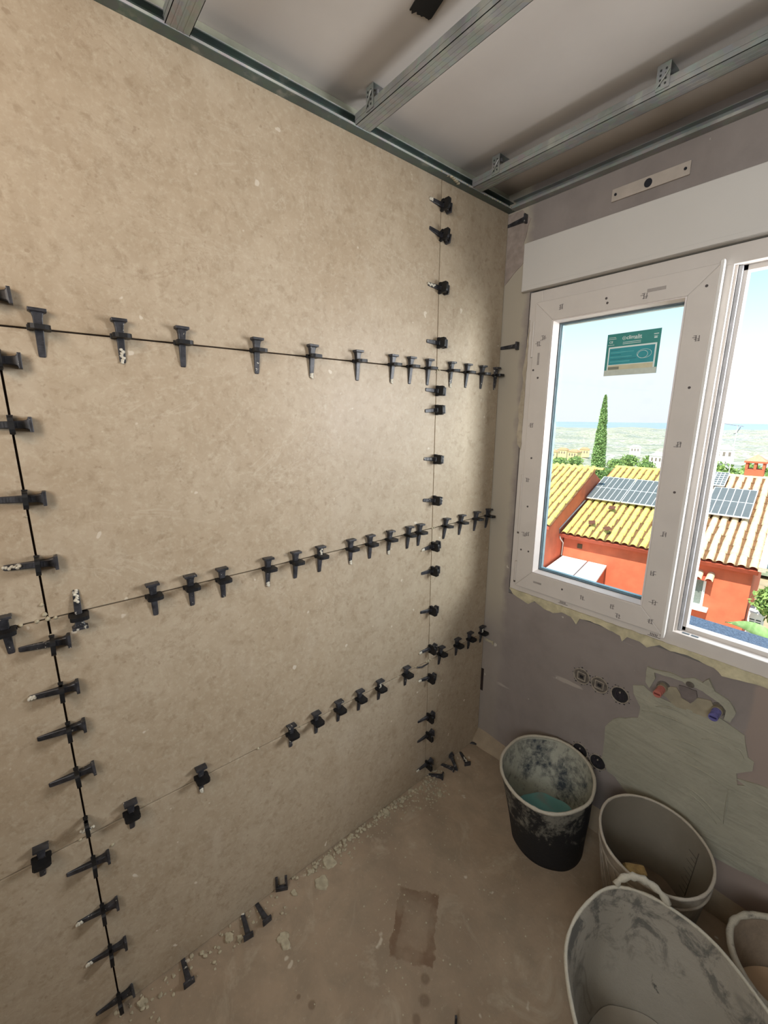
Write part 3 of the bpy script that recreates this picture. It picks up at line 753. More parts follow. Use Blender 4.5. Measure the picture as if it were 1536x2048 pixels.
# right vertical joint
g5 = 'wedge clips up the right-hand vertical joint'
rj = [2.328, 2.237, 2.072, 1.891, 1.725, 1.657, 1.474, 1.314, 1.127, 1.023, 0.85, 0.673, 0.535, 0.34, 0.245, 0.093]
for i, z in enumerate(rj):
    if i < 4: lab = 'black clip on the right vertical joint above the upper joint, %s from top' % ORD[i]
    elif i < 8: lab = 'black clip on the right vertical joint between upper and middle joints, %s down' % ORD[i - 4]
    elif i < 12: lab = 'black clip on the right vertical joint between middle and lower joints, %s down' % ORD[i - 8]
    else: lab = 'black clip on the right vertical joint below the lower joint, %s down' % ORD[i - 12]
    if i == 2: lab = 'black wedge clip with a white-smeared tail, third from the top of the right vertical joint'
    clip(to_wall(YM, z, -PI / 2 + random.uniform(-.12, .12) - (.12 if i < 2 else 0)), lab, g5, {0: 0, 2: 1, 8: 0, 10: None, 11: 0, 12: 0, 15: 0}.get(i))
# clip strip that slipped out of the joint
s_ = MB(); s_.tube([(0.004, -.455, .612), (0.006, -.43, .604), (0.006, -.39, .606)], [.003, .0035, .002], 6)
tag(s_.build('clip_offcut', CLIP, smooth=True), 'thin black plastic offcut caught where the lower joint meets the right vertical joint', 'offcut')
# clips held in the corner joint, lying against the window wall
for (z, lab) in [(2.362, 'black wedge in the corner joint lying on the window wall, below the ceiling track'), (1.910, 'black wedge in the corner joint lying on the window wall, level with the sash')]:
    mw = Matrix(((0, 0, 1, 0.058), (0, 1, 0, 0), (-1, 0, 0, 0), (0, 0, 0, 1)))
    # local x (out) -> world -y, local z (head) -> world +x, local y -> world z
    mw = Matrix(((0, 0, 1, 0.055), (-1, 0, 0, -0.001), (0, -1, 0, z), (0, 0, 0, 1)))
    clip(mw, lab, 'wedge clips at the corner joint', None, base=False)
mw = Matrix(((0, 0, 1, 0.06), (-1, 0, 0, -0.001), (0, -1, 0, 0.583), (0, 0, 0, 1)))
pr = MB().box(.0004, .004, -.006, .006, -.05, -.004, .001).box(.0004, .008, -.009, .009, -.006, -.002, .001).build('wedge_tail', MORTAR_CRUMB)
pr.matrix_world = mw; tag(pr, 'pale mortar-covered wedge tip stuck to the window wall at the height of the lower joint', 'offcut')
# loose wedges on the floor
def loose(x, y, ang, lab, smear=None, base=False, tilt=0.0, wedge=True, z=ZF + .0005):
    # local x (thickness) -> up ; local z -> direction in plan
    c_, s1 = math.cos(ang), math.sin(ang)
    m_ = Matrix(((0, -s1, c_, x), (0, c_, s1, y), (1, 0, 0, z), (0, 0, 0, 1))) @ Matrix.Rotation(tilt, 4, 'Z')
    return clip(m_, lab, 'loose wedge clips on the floor', smear, wedge=wedge, base=base, name='loose_wedge')
loose(0.045, -1.192, 0.05, 'black wedge lying on the floor against the tiles, right-hand one of the middle pair')
loose(0.048, -1.250, -0.15, 'dusty dark wedge lying on the floor against the tiles, left-hand one of the middle pair', 0)
loose(0.046, -1.431, -0.03, 'black wedge lying on the floor near the lower left, head away from the tiles')
u_ = MB()
for s in (-1, 1): u_.box(.0, .006, s * .011 - .003, s * .011 + .003, .0, .03, .001)
u_.box(.0, .008, -.014, .014, -.008, .003, .001)
uo = u_.build('clip_base_offcut', CLIP); uo.matrix_world = Matrix.Translation((0.008, -1.105, ZF + .012)) @ Matrix.Rotation(-.5, 4, 'Z') @ Matrix.Scale(1.45, 4)
tag(uo, 'black U-shaped clip base standing at the foot of the tiles, right of the loose wedges', 'offcut')
loose(0.030, -0.343, 0.62, 'black wedge on the floor by the foot of the right vertical joint')
loose(0.032, -0.262, 0.35, 'black wedge on the floor behind, its tip under a second wedge')
w2 = loose(0.030, -0.225, 2.6, 'black wedge resting aslant against the foot of the tiles, above the other two', tilt=.5)
w2.location.z += .012
loose(0.055, -0.170, -0.45, 'black wedge with a cream lump on it, lying on the floor short of the corner', 2)
loose(0.040, -0.030, 0.60, 'dark wedge lying on the floor right in the corner of the room')
ub = MB()
for s in (-1, 1): ub.box(-.003, .003, s * .009 - .0035, s * .009 + .0035, 0, .03, .001)
ub.box(-.003, .003, -.013, .013, 0, .008, .001)
ubo = ub.build('clip_base_offcut', CLIP); ubo.matrix_world = Matrix.Translation((0.632, -0.905, ZF)) @ Matrix.Rotation(.87, 4, 'Z')
tag(ubo, 'black two-pronged clip base standing on the floor at the bottom edge of the picture', 'offcut')

# mortar debris along the foot of the tiled wall
db = MB(); rnd = random.Random(3)
for i in range(620):
    y = -1.9 + rnd.random() * 1.75; d = abs(rnd.gauss(0, 0.035)); dens = 1.0 if -1.0 < y < -0.3 else 0.45
    if rnd.random() > dens: continue
    r = rnd.uniform(.0012, .0055) * (1.6 if rnd.random() < .08 else 1)
    db.blob((.004 + d, y, ZF + r * .3), r, 1, i * .7, .6, .5)
for i in range(70):
    y = rnd.uniform(-1.05, -.33); db.blob((rnd.uniform(.004, .03), y, ZF + .003), rnd.uniform(.005, .010), 1, i * 1.3, .7, .45)
for i in range(60):
    x, y = .09 + rnd.gauss(0, .03), -.42 + rnd.gauss(0, .045); db.blob((abs(x), y, ZF + .001), rnd.uniform(.002, .006), 1, i * 1.1, .6, .5)
for i in range(220):
    x, y = rnd.uniform(.0, .75), rnd.uniform(-1.2, -.45)
    r = rnd.uniform(.001, .0035); db.blob((x, y, ZF + r * .2), r, 1, i * .9, .5, .4)
tag(db.build('mortar_debris', MORTAR_CRUMB), 'crumbs of dried mortar scattered along the foot of the tiled wall', 'debris', kind='stuff')
def flake(x, y, r, seed, lab, col=MORTAR_CRUMB, th=.004):
    pts = []
    for i in range(22):
        a = 2 * PI * i / 22; q = r * (1 + .55 * noise.noise(Vector((math.cos(a) * 1.6, math.sin(a) * 1.6, seed))))
        pts.append((x + q * math.cos(a), y + q * math.sin(a) * .8))
    mb = MB(); mb.prism(pts, lambda a, b: (a, b, ZF + .0002), lambda a, b: (x + (a - x) * .9, y + (b - y) * .9, ZF + th))
    tag(mb.build('mortar_flake', col), lab, 'mortar lump', 'flat mortar flakes on the floor')
flake(.040, -.930, .028, 1.0, 'pale flat mortar splat touching the foot of the tiles')
flake(.082, -.990, .028, 5.0, 'pale ragged mortar splat a little out from the tiled wall')
flake(.150, -1.172, .024, 9.0, 'greyish mortar flake on open floor beyond the loose wedges')
flake(.050, -1.080, .012, 11.0, 'small round mortar lump beside the U-shaped clip base')
flake(.035, -1.300, .016, 14.0, 'mortar lump against the tiles, left of the loose pair', th=.006)
flake(.060, -1.275, .011, 17.0, 'small oval mortar lump beside the dusty wedge')
flake(.105, -.400, .013, 21.0, 'pale mortar chip on the floor below the right vertical joint', th=.006)
flake(.022, -.640, .016, 24.0, 'broken mortar chip against the tiles midway along the wall', th=.01)
flake(.030, -1.545, .013, 27.0, 'long mortar lump by the lowest clip of the left joint', th=.006)

# ------------------------------------------------------------------ electrical boxes and water stubs in the window wall
BOXM = simple('mortar_caked_box', srgb(96, 88, 80), 0.9, var=0.3, scale=60, bump=0.6)
DARK = simple('dark_recess', srgb(34, 32, 34), 0.9, var=0.3)
RIM = simple('pale_crust', srgb(146, 136, 122), 0.9, var=0.2, scale=90, bump=0.5)
def sbox(x, z, lab, filled, grp):
    r = empty('socket_box', (x, 0, z)); rr = .031
    mb = MB(); mb.tube([(rr * math.cos(2 * PI * i / 24), -.001, rr * math.sin(2 * PI * i / 24)) for i in range(24)], [.0026 + .0012 * noise.noise(Vector((i * .9, x * 30, z))) for i in range(24)], 6, close=True)
    mb.build('rim', RIM, r, smooth=True)
    disc(MB(), 0, 0.0, 0, rr, rr, .0012, 24).build('recess', DARK if not filled else BOXM, r)
    if filled:
        mb = MB(); a = .015
        for (p, q) in [((-a, -a), (a, -a)), ((a, -a), (a, a)), ((a, a), (-a, a)), ((-a, a), (-a, -a))]:
            mb.tube([(p[0], -.003, p[1]), (q[0], -.003, q[1])], .0022, 6)
        mb.build('inner_frame', RIM, r)
        MB().box(-.007, .007, -.0032, -.001, -.007, .005).build('slot', DARK, r)
    else:
        mb = MB()
        for k in range(6): mb.tube([(-.015 + k * .006, -.002, -.02 + .004 * (k % 3)), (-.012 + k * .005, -.004, .016 - .004 * (k % 2))], .0016, 5)
        mb.build('wires', simple('dark_cable', srgb(52, 46, 52), .7), r)  # wires in a dark grey tone
        MB().blob((.0, -.004, .012), .004, 1, 2, .4).build('chip', RIM, r)
    mb = MB()
    for k in range(14):
        a = 2 * PI * k / 14 + x * 7 + random.uniform(-.2, .2); q = rr + random.uniform(.001, .007); wx, wz = random.uniform(.0008, .003), random.uniform(.0006, .002); mb.box(q * math.cos(a) - wx, q * math.cos(a) + wx, -.0016, 0, q * math.sin(a) - wz, q * math.sin(a) + wz)
    mb.build('chisel_marks', DARK, r)
    tag(r, lab, 'electrical box', grp)
gA = 'row of three socket boxes under the window'
sbox(.477, .621, 'round wall box clogged with mortar, leftmost of the row under the window', True, gA)
sbox(.547, .619, 'round wall box clogged with mortar, middle of the row under the window', True, gA)
sbox(.622, .617, 'open dark wall box, rightmost of the row under the window', False, gA)
gB = 'pair of low socket boxes'
sbox(.505, .291, 'open dark wall box low down behind the black bucket, left of the pair', False, gB)
sbox(.577, .287, 'open dark wall box low down behind the black bucket, right of the pair', False, gB)
def stub(x, z, m_, dark, lab, L=.062):
    r = empty('water_outlet', (x, 0, z))
    MB().tube([(0, 0, 0), (0, -.020, 0)], .0150, 16).build('fitting', simple('brass_fitting', srgb(150, 140, 118), .5, .3), r, auto=40)
    MB().tube([(0, -.020, 0), (0, -.032, 0)], .0128, 16).tube([(0, -.035, 0), (0, -.048, 0)], .0126, 16).tube([(0, -.051, 0), (0, -L, 0)], .0126, 16).build('plug', m_, r, auto=40)
    MB().tube([(0, -.032, 0), (0, -.035, 0)], .0112, 16).tube([(0, -.048, 0), (0, -.051, 0)], .0112, 16).box(-.009, .009, -L - .001, -L, -.0025, .0025).build('plug_groove', dark, r)
    MB().tube([(0, 0, 0), (0, -.003, 0)], .021, 14).build('collar', BOXM, r)
    tag(r, lab, 'water outlet', 'capped water outlets below the window')
stub(.752, .722, simple('red_plastic', srgb(176, 104, 92), .45, var=.1), simple('dark_red', srgb(110, 44, 40), .5), 'capped water outlet with a red plug, below the window')
stub(.906, .726, simple('blue_plastic', srgb(98, 94, 148), .45, var=.1), simple('dark_blue', srgb(40, 38, 84), .5), 'capped water outlet with a blue plug, below the window')
# recess left between the outlets
patch('bare_plaster', [(0.796, 0.754), (0.844, 0.758), (0.850, 0.738), (0.835, 0.708), (0.818, 0.715), (0.807, 0.716)], simple('bare_plaster', srgb(112, 102, 98), .9), .010, .01, 8.0, ww)
disc(MB(), .826, -.012, .775, .012, .010, .0012, 14).build('screw_hole', BOXM, ww)

# ------------------------------------------------------------------ buckets
def vessel(cx, cy, a, b, ang, h, ab, bb, off=(0, 0), wall=.004, seed=0., lump=.0, n=72, m=26, sag=None, base_z=ZF, flute=0):
    """open oval vessel: outer wall, rolled rim, inner wall and bottom; returns MB plus rim function"""
    ca, sa = math.cos(ang), math.sin(ang)
    def pt(i, t, inset, z=None):
        q = 2 * PI * i / n
        k = t
        A = ab + (a - ab) * k - inset; B = bb + (b - bb) * k - inset
        fl = 1 + (flute * .006 * math.cos(q * 16) * (1 - t) if flute else 0)
        lx, ly = A * math.cos(q) * fl, B * math.sin(q) * fl
        wv = lump * noise.noise(Vector((math.cos(q) * 2, math.sin(q) * 2, seed + t * 1.5)))
        lx += wv * math.cos(q); ly += wv * math.sin(q)
        zz = base_z + h * t if z is None else z
        if sag: zz += sag(q) * t * t
        return (cx + off[0] * (1 - t) + lx * ca - ly * sa, cy + off[1] * (1 - t) + lx * sa + ly * ca, zz)
    return pt
def bucket(name, cx, cy, a, b, ang, h, ab, bb, off, mats, lab, rim_r=.005, seed=0, lump=.004, sag=None, fill=.03, flute=0, lip=.0, cat='bucket'):
    r = empty(name, (cx + off[0], cy + off[1], ZF))
    n = 72
    pt = vessel(cx, cy, a, b, ang, h, ab, bb, off, seed=seed, lump=lump, sag=sag, flute=flute)
    L = Vector(r.location)
    S_ = lambda p: tuple(Vector(p) - L)
    mo = MB(); mo.grid(n, 18, lambda i, j: S_(pt(i, j / 17, 0)), closeu=True)
    mo.f.append(tuple(i * 18 for i in range(n)))
    mo.build('outer_wall', mats[0], r, smooth=True)
    mi = MB(); mi.grid(n, 18, lambda i, j: S_(pt(i, (j / 17) * .985 + .015, .005)), closeu=True)
    mi.build('inner_wall', mats[1], r, smooth=True)
    rimp = [S_(pt(i, 1.0, .0015)) for i in range(n)]
    mr = MB(); mr.tube(rimp, [rim_r * (1 + .35 * noise.noise(Vector((i * .55, seed, 0)))) for i in range(n)], 8, close=True)
    mr.build('rim', mats[2], r, smooth=True)
    t = fill / h
    mf = MB(); c_ = Vector(S_(pt(0, t, 0))) + Vector(S_(pt(n // 2, t, 0))); c_ = c_ / 2
    K = 10
    def fp(i, j):
        p = Vector(S_(pt(i, t, .006))); q = c_.lerp(p, j / (K - 1)); q.z = c_.z + .012 * noise.noise(Vector((q.x * 14, q.y * 14, seed))) + (.008 if j == K - 1 else 0)
        return q
    mf.grid(n, K, fp, closeu=True)
    mf.build('contents', mats[3], r, smooth=True)
    tag(r, lab, cat)
    return r, pt, S_
# black builder's bucket
B1o = m_bucket('black_rubber_spattered', srgb(24, 24, 26), srgb(130, 126, 114), .06, .34, .78, .93, 16)
B1i = m_bucket('mortar_lined_rubber', srgb(54, 60, 66), srgb(172, 170, 154), .30, .02, .50, .66, 8)
CRUST = m_bucket('crusted_rim', srgb(96, 92, 84), srgb(182, 174, 156), 0, .4, .55, .75, 30)
def m_slurry():
    g = NG('teal_slurry'); a = g.noise(7, 4, .5, .5)
    c = g.ramp(a, (.42, srgb(160, 158, 138)), (.50, srgb(120, 146, 140)), (.56, srgb(104, 160, 158)))
    return g.done(c, .35)
r1, pt1, S1 = bucket('black_bucket', .480, -.217, .190, .167, math.radians(-77), .29, .136, .132, (.022, .004), (B1o, B1i, CRUST, m_slurry()), 'black rubber bucket with a mortar-crusted rim and a teal residue inside', .0060, 1., .005, fill=.05)
# handle folded against the outside of the black bucket
hp = [Vector(S1(pt1(i, .985, -.007))) for i in range(26, 46)]
MB().tube(hp, .0035, 8).build('handle', simple('pale_wire', srgb(176, 168, 150), .6), r1, smooth=True)
# grey-white bucket with flutes
B2o = m_bucket('dirty_white_plastic', srgb(128, 120, 108), srgb(166, 156, 140), .0, .4, .7, 1.0, 8)
B2i = m_bucket('stained_white_plastic', srgb(120, 112, 98), srgb(132, 124, 110), .4, .0, .5, 1.0, 5)
r2, pt2, S2 = bucket('grey_bucket', .846, -.220, .172, .156, math.radians(-64), .30, .128, .120, (.004, .015), (B2o, B2i, m_bucket('pale_crusted_rim', srgb(130, 122, 110), srgb(178, 168, 152), 0, .4, .5, .7, 30), simple('brown_sludge', srgb(104, 88, 68), .6, var=.2, scale=14, bump=.3)), 'round grey-white plastic bucket with moulded flutes, behind the big tub', .0045, 2., .003, fill=.035, flute=0)
# second moulded band under its rim, flutes and inner graduation
bdn = MB(); bdn.tube([S2(pt2(i, .86, -.002)) for i in range(72)], .0038, 6, close=True); bdn.build('moulded_band', B2o, r2, smooth=True)
for k in range(10):
    i0 = 38 + k * 3
    MB().tube([S2(pt2((i0 + 6 * (1 - t)) % 72, .12 + .70 * t, -.001)) for t in [q / 6 for q in range(7)]], [.001, .003, .0038, .004, .0038, .003, .001], 6).build('flute', B2o, r2, smooth=True)
gd = MB(); gi = 22
gd.tube([S2(pt2(gi, .25 + .6 * q / 8, .0065)) for q in range(9)], .0010, 4)
for q in range(9):
    p = pt2(gi, .27 + .062 * q, .0065); p2 = pt2(gi + (2.6 if q % 2 == 0 else 1.6), .27 + .062 * q, .0065); gd.tube([S2(p), S2(p2)], .0009, 4)
gd.build('graduation', simple('moulded_scale', srgb(78, 72, 62), .8), r2)
# float and trowel standing in that bucket
fl_ = empty('sponge_float', (.775, -.215, .075)); fl_.rotation_euler = (.25, -.30, 2.4)
MB().box(-.016, .016, -.036, .036, .012, .10, .006).build('sponge', simple('yellowed_sponge', srgb(190, 162, 108), .9, var=.2, scale=60, bump=.5), fl_)
MB().box(-.019, .019, -.040, .040, .0, .0118, .002).build('backing', simple('cream_backing', srgb(196, 182, 140), .7), fl_)
tag(fl_, 'yellowish sponge float standing inside the grey-white bucket', 'float')
spt = MB(); spt.prism([(-.012, 0), (.012, 0), (.022, .10), (.0, .17), (-.022, .10)], lambda a, b: (a, 0, b), lambda a, b: (a, .0015, b))
so = spt.build('spatula_blade', simple('stained_steel', srgb(140, 136, 124), .5, .5)); so.location = (.758, -.255, .075); so.rotation_euler = (-.05, -.14, .9)
tag(so, 'pointed steel spatula leaning on the inner side of the grey-white bucket', 'spatula')
# big flexible tub
B3o = m_bucket('grey_tub_outside', srgb(84, 82, 76), srgb(150, 144, 130), .0, .4, .5, .9, 9)
B3i = m_bucket('mortar_smeared_tub', srgb(70, 70, 66), srgb(136, 130, 118), .55, .0, .50, .64, 11)
def m_tub():
    g = NG('mortar_smeared_tub_inside')
    a = g.noise(13, 8, .72, .5); b = g.noise(45, 5, .7)
    c = g.ramp(g.noise(3, 4), (.3, srgb(142, 134, 120)), (.7, srgb(160, 152, 138)))
    s = g.n('ShaderNodeSeparateXYZ'); g.l(g.pos, s.inputs[0])
    hi = g.ramp(s.outputs['Z'], (.12, 0.), (.30, 1.))
    c = g.mix(g.math('MULTIPLY', hi, g.ramp(a, (.50, 0.), (.60, .85))), c, srgb(84, 82, 76))
    c = g.mix(g.ramp(g.noise(2.6, 3, .5, 1.2), (.488, 0.), (.5, .45), (.512, 0.)), c, srgb(96, 92, 84))
    c = g.mix(g.ramp(g.noise(9, 5, .6, .8), (.70, 0.), (.73, .8)), c, srgb(64, 62, 58))
    g.bump(g.math('ADD', a, b), .4, .006)
    return g.done(c, .75)
r3, pt3, S3 = bucket('mixing_tub', 1.047, -.680, .276, .218, math.radians(137), .345, .20, .165, (.0, .0), (B3o, m_tub(), CRUST, m_tub()), 'large flexible grey mixing tub streaked with dry mortar, at the bottom right', .0045, 3., .010, fill=.03, sag=lambda q: .012 * math.cos(2 * q))
def thandle(i0, i1, rise=.055):
    p0, p1 = Vector(S3(pt3(i0, 1., 0))), Vector(S3(pt3(i1, 1., 0))); mid = (p0 + p1) / 2
    out = Vector((mid.x, mid.y, 0)).normalized(); pts = []
    for k in range(15):
        t = k / 14; bow = math.sin(PI * t) ** .6
        e_ = Vector(S3(pt3(i0 + (i1 - i0) * t, 1., -.004)))
        pts.append(e_ + Vector((0, 0, rise * bow)) + out * .012 * bow)
    return MB().tube(pts, [.009 + .0025 * math.sin(k * 2.3) for k in range(15)], 8).build('handle', CRUST, r3, smooth=True)
thandle(-6, .5, .026)
thandle(31, 38, .03)
# fourth vessel, cut by the right edge
B4 = m_bucket('beige_tub', srgb(110, 98, 84), srgb(150, 132, 112), .0, .3, .5, .9, 8)
bucket('small_tub', 1.207, -.265, .148, .142, 0., .235, .11, .11, (.0, .0), (B4, B4, CRUST, simple('beige_mortar', srgb(168, 142, 112), .8, var=.12, scale=12, bump=.3)), 'small tub with a thick crusted rim, cut off by the right edge of the picture', .0085, 5., .004, fill=.08)

# ------------------------------------------------------------------ outside: near ledge roof
ASPH = simple('blue_grey_roofing_felt', srgb(156, 158, 170), .9, var=.35, scale=160, bump=.5)
lg = MB().box(.3, 4.0, .26, 1.13, .44, .56, .01).build('lower_roof_ledge', ASPH)
tag(lg, 'blue-grey felt roof ledge just outside the open window', 'roof')

# ------------------------------------------------------------------ neighbour's house (own frame: u along the facade, v away, z up)
TH = math.atan(.1)
O3 = Vector((-5.5136, 11.6235, -2.1222))
house = empty('neighbour_house', O3, TH)
tag(house, 'orange-red house with a yellow barrel-tiled roof seen through the window', 'house')
RED = simple('orange_render', srgb(206, 106, 74), .85, var=.10, scale=3, bump=.15)
REDD = simple('terracotta_underside', srgb(190, 90, 66), .8, var=.1, scale=6)
TY = simple('yellow_clay_tile', srgb(214, 198, 112), .8, var=.16, scale=9)
TP = simple('peach_clay_tile', srgb(216, 192, 158), .8, var=.14, scale=9)
TCH = simple('tile_channel', srgb(128, 92, 58), .85, var=.2, scale=9)
SL = .35; RW = 5.0; RL = 5.02; PITCH = RW / 22
hw = MB(); hw.box(-.0, 4.90, .36, 9.0, -3.2, -.13); hw.build('wall', RED, house)
rf = MB(); nrm = Vector((0, -SL, 1)).normalized()
def roofp(u, v, off=0.0): return (u, v - SL * off / math.sqrt(1 + SL * SL), SL * v + off / math.sqrt(1 + SL * SL))
rf.add([roofp(-.05, 0, -.06), roofp(RW, 0, -.06), roofp(RW, RL, -.06), roofp(-.05, RL, -.06), roofp(-.05, .03, -.20), roofp(RW, .03, -.20), roofp(RW, RL + .4, -.2), roofp(-.05, RL + .4, -.2)],
       [(0, 1, 2, 3), (4, 7, 6, 5), (0, 4, 5, 1), (1, 5, 6, 2), (2, 6, 7, 3), (3, 7, 4, 0)])
rf.build('roof_slab', REDD, house)
def tile_mesh(name, m_, L, r0, r1, seg=7, th=.014, up=True):
    mb = MB(); A = []
    for (y, r) in ((0, r0), (L, r1)):
        for k in range(seg + 1):
            a = PI * k / seg; A.append((r * math.cos(a), y, (r * math.sin(a)) * (1 if up else -1) * .9))
    n = seg + 1; mb.v = A[:]
    mb.v += [(x * (1 - th / r0), y, z * (1 - th / r0)) for (x, y, z) in A[:n]]
    for k in range(seg): mb.f.append((k, k + 1, n + k + 1, n + k)); mb.f.append((k, k + 1, 2 * n + k + 1, 2 * n + k))
    return mb.mesh(name, m_, True)
NR = 12; TL = RL / NR
slope_a = math.atan(SL)
TMS = [tile_mesh('tile', m_, TL / math.cos(slope_a) * 1.06, .090, .083) for m_ in (TY, TP)]
CHM = tile_mesh('channel', TCH, TL / math.cos(slope_a) * 1.06, .050, .046, up=False)
def roof_tiles(parent, u0, ncol, v0, nrow, zf, a_, chan, maxu=99, jit=.006):
    rn = random.Random(11)
    ch = MB(); cv = [tuple(v.co) for v in CHM.vertices]; cf = [tuple(p.vertices) for p in CHM.polygons]
    RM = Matrix.Rotation(a_, 4, 'X')
    for c in range(ncol):
        for r in range(nrow):
            u, v = u0 + (c + .5) * PITCH, v0 + r * TL
            mw = Matrix.Translation((u + rn.uniform(-jit, jit), v, zf(v) - .018 + .012)) @ RM @ Matrix.Rotation(rn.uniform(-.02, .02), 4, 'Z')
            link('tile', TMS[1 if (u > 3.0) else 0], parent, mw)
            mc = Matrix.Translation((u + PITCH / 2, v - .02, zf(v) + .035)) @ RM
            ch.add([mc @ Vector(p) for p in cv], cf)
    o = ch.build('channel_tiles', TCH, parent, smooth=True); o['kind'] = 'stuff'
roof_tiles(house, 0.0, 22, 0.0, NR, lambda v: SL * v, slope_a, None)
# ridge tiles
for k in range(12):
    mw = Matrix.Translation((k * .42 + .0, RL + .03, SL * RL + .0)) @ Matrix.Rotation(-PI / 2, 4, 'Z')
    link('ridge_tile', TMS[0 if k < 8 else 1], house, mw)
# white verge pipe down the left edge and flashing down the right
MB().tube([(-.02, 2.05, .80), (-.06, .02, .10), (-.03, .1, -.22), (-.01, .33, -.42), (-.02, .33, -.88)], .022, 8).build('rain_pipe', simple('white_pipe', srgb(235, 232, 225), .5), house, smooth=True)
vg = MB(); vg.add([roofp(RW - .02, -.02, .10), roofp(RW + .13, -.02, .10), roofp(RW + .13, RL, .10), roofp(RW - .02, RL, .10), roofp(RW - .02, -.02, -.04), roofp(RW + .13, -.02, -.04), roofp(RW + .13, RL, -.04), roofp(RW - .02, RL, -.04)],
      [(0, 1, 2, 3), (4, 7, 6, 5), (0, 4, 5, 1), (1, 5, 6, 2), (2, 6, 7, 3), (3, 7, 4, 0)])
vg.build('verge', simple('whitewashed_verge', srgb(232, 220, 200), .8), house)
# three small dark square plates on the roof, one vent on the wall
SQ = simple('dark_terracotta_square', srgb(104, 62, 44), .8)
for (u, v, a_) in [(1.02, 1.65, .1), (.77, .60, .35), (1.31, .40, .8)]:
    o = MB().box(-.10, .10, -.10, .10, 0, .02, .004).build('roof_square', SQ, house)
    o.matrix_local = Matrix.Translation(roofp(u, v, .185)) @ Matrix.Rotation(slope_a, 4, 'X') @ Matrix.Rotation(a_, 4, 'Z')
MB().box(.46, .61, .335, .36, -.51, -.36, .004).build('wall_vent', simple('dark_wall_vent', srgb(84, 66, 44), .8), house)
# side window of the house with a little tiled canopy and white sill
wn = empty('window', (3.66, .36, -1.44), parent=house)
WHP = simple('white_paint', srgb(240, 240, 236), .5, var=.02)
MB().box(-.32, .30, -.02, .0, 0, .80).build('opening', simple('grey_green_glass', srgb(120, 130, 124), .2), wn)  # opaque grey-green pane
MB().box(-.34, -.28, -.05, .0, -.0, .82, .004).box(.26, .32, -.05, 0, 0, .82, .004).box(-.28, .26, -.05, 0, .76, .82, .004).box(-.28, .26, -.05, 0, 0, .05, .004).box(-.03, .02, -.045, 0, .05, .76, .004).build('sash_frame', WHP, wn)
MB().box(-.45, .46, -.26, 0, -.07, 0, .01).build('sill', WHP, wn)
MB().box(-.45, .44, -.30, 0, .84, .88).build('canopy_slab', REDD, wn)
for k in range(4):
    mw = Matrix.Translation((-.36 + k * .25, -.36, .87)) @ Matrix.Rotation(.25, 4, 'X'); link('canopy_tile', TMS[1], wn, mw)
# chimney on the ridge
ch = empty('chimney', (4.27, 5.25, 1.75), parent=house)
MB().box(-.25, .25, -.25, .25, -.5, .28, .01).build('stack', RED, ch)
pm = MB()
for x in (-.22, 0.0, .22):
    for y in (-.22, .22): pm.box(x - .035, x + .035, y - .035, y + .035, .28, .50)
for y in (0.0,):
    for x in (-.22, .22): pm.box(x - .035, x + .035, y - .035, y + .035, .28, .50)
pm.build('pillars', RED, ch)
MB().box(-.30, .30, -.30, .30, .50, .56, .01).build('cap_slab', RED, ch)
MB().add([(-.28, -.28, .56), (.28, -.28, .56), (.28, .28, .56), (-.28, .28, .56), (0, 0, .78)], [(0, 1, 4), (1, 2, 4), (2, 3, 4), (3, 0, 4), (3, 2, 1, 0)]).build('cap', simple('pale_terracotta', srgb(222, 150, 120), .8), ch)
# aerial mast
an = empty('television_aerial', (O3 + Matrix.Rotation(TH, 3, 'Z') @ Vector((3.58, 5.3, 1.72))))
tag(an, 'thin white television aerial mast standing behind the ridge of the roof', 'aerial')
mst = simple('pale_mast', srgb(226, 230, 230), .5)
MB().tube([(0, 0, -.5), (0.02, 0, 1.75)], .014, 6).build('mast', mst, an)
mb = MB(); mb.tube([(-.45, 0, 1.82), (.18, 0, 1.72)], .010, 5)
for k in range(7): mb.tube([(-.42 + k * .09, -.10, 1.815 - k * .014), (-.42 + k * .09, .10, 1.815 - k * .014)], .005, 4)
mb.tube([(.10, 0, 1.70), (.02, 0, 1.50), (-.06, 0, 1.46)], .012, 5)
mb.build('antenna_head', simple('grey_aluminium', srgb(120, 124, 126), .5, .3), an)
# flat white lean-to roof in front of the facade
shed = empty('lean_to', O3 + Matrix.Rotation(TH, 3, 'Z') @ Vector((0.02, .34, -3.2)), TH)
tag(shed, 'white flat-roofed lean-to against the orange wall, low in the left pane', 'shed')
SH = simple('white_painted_roof', srgb(246, 244, 238), .7, var=.02)
for k in range(2):
    x0, x1 = (.0, .80) if k == 0 else (.84, 1.40)
    MB().add([(x0, 0, 2.32), (x1, 0, 2.32), (x1 + (.18 if k else .09), -1.75, 2.19), (x0 + (.09 if k else 0), -1.75, 2.19), (x0, 0, 2.26), (x1, 0, 2.26), (x1 + (.18 if k else .09), -1.75, 2.13), (x0 + (.09 if k else 0), -1.75, 2.13)],
             [(0, 1, 2, 3), (4, 7, 6, 5), (0, 4, 5, 1), (1, 5, 6, 2), (2, 6, 7, 3), (3, 7, 4, 0)]).build('roof_panel', SH, shed)
MB().box(.0, 1.36, -1.6, 0, 0, 2.13).build('wall', RED, shed)

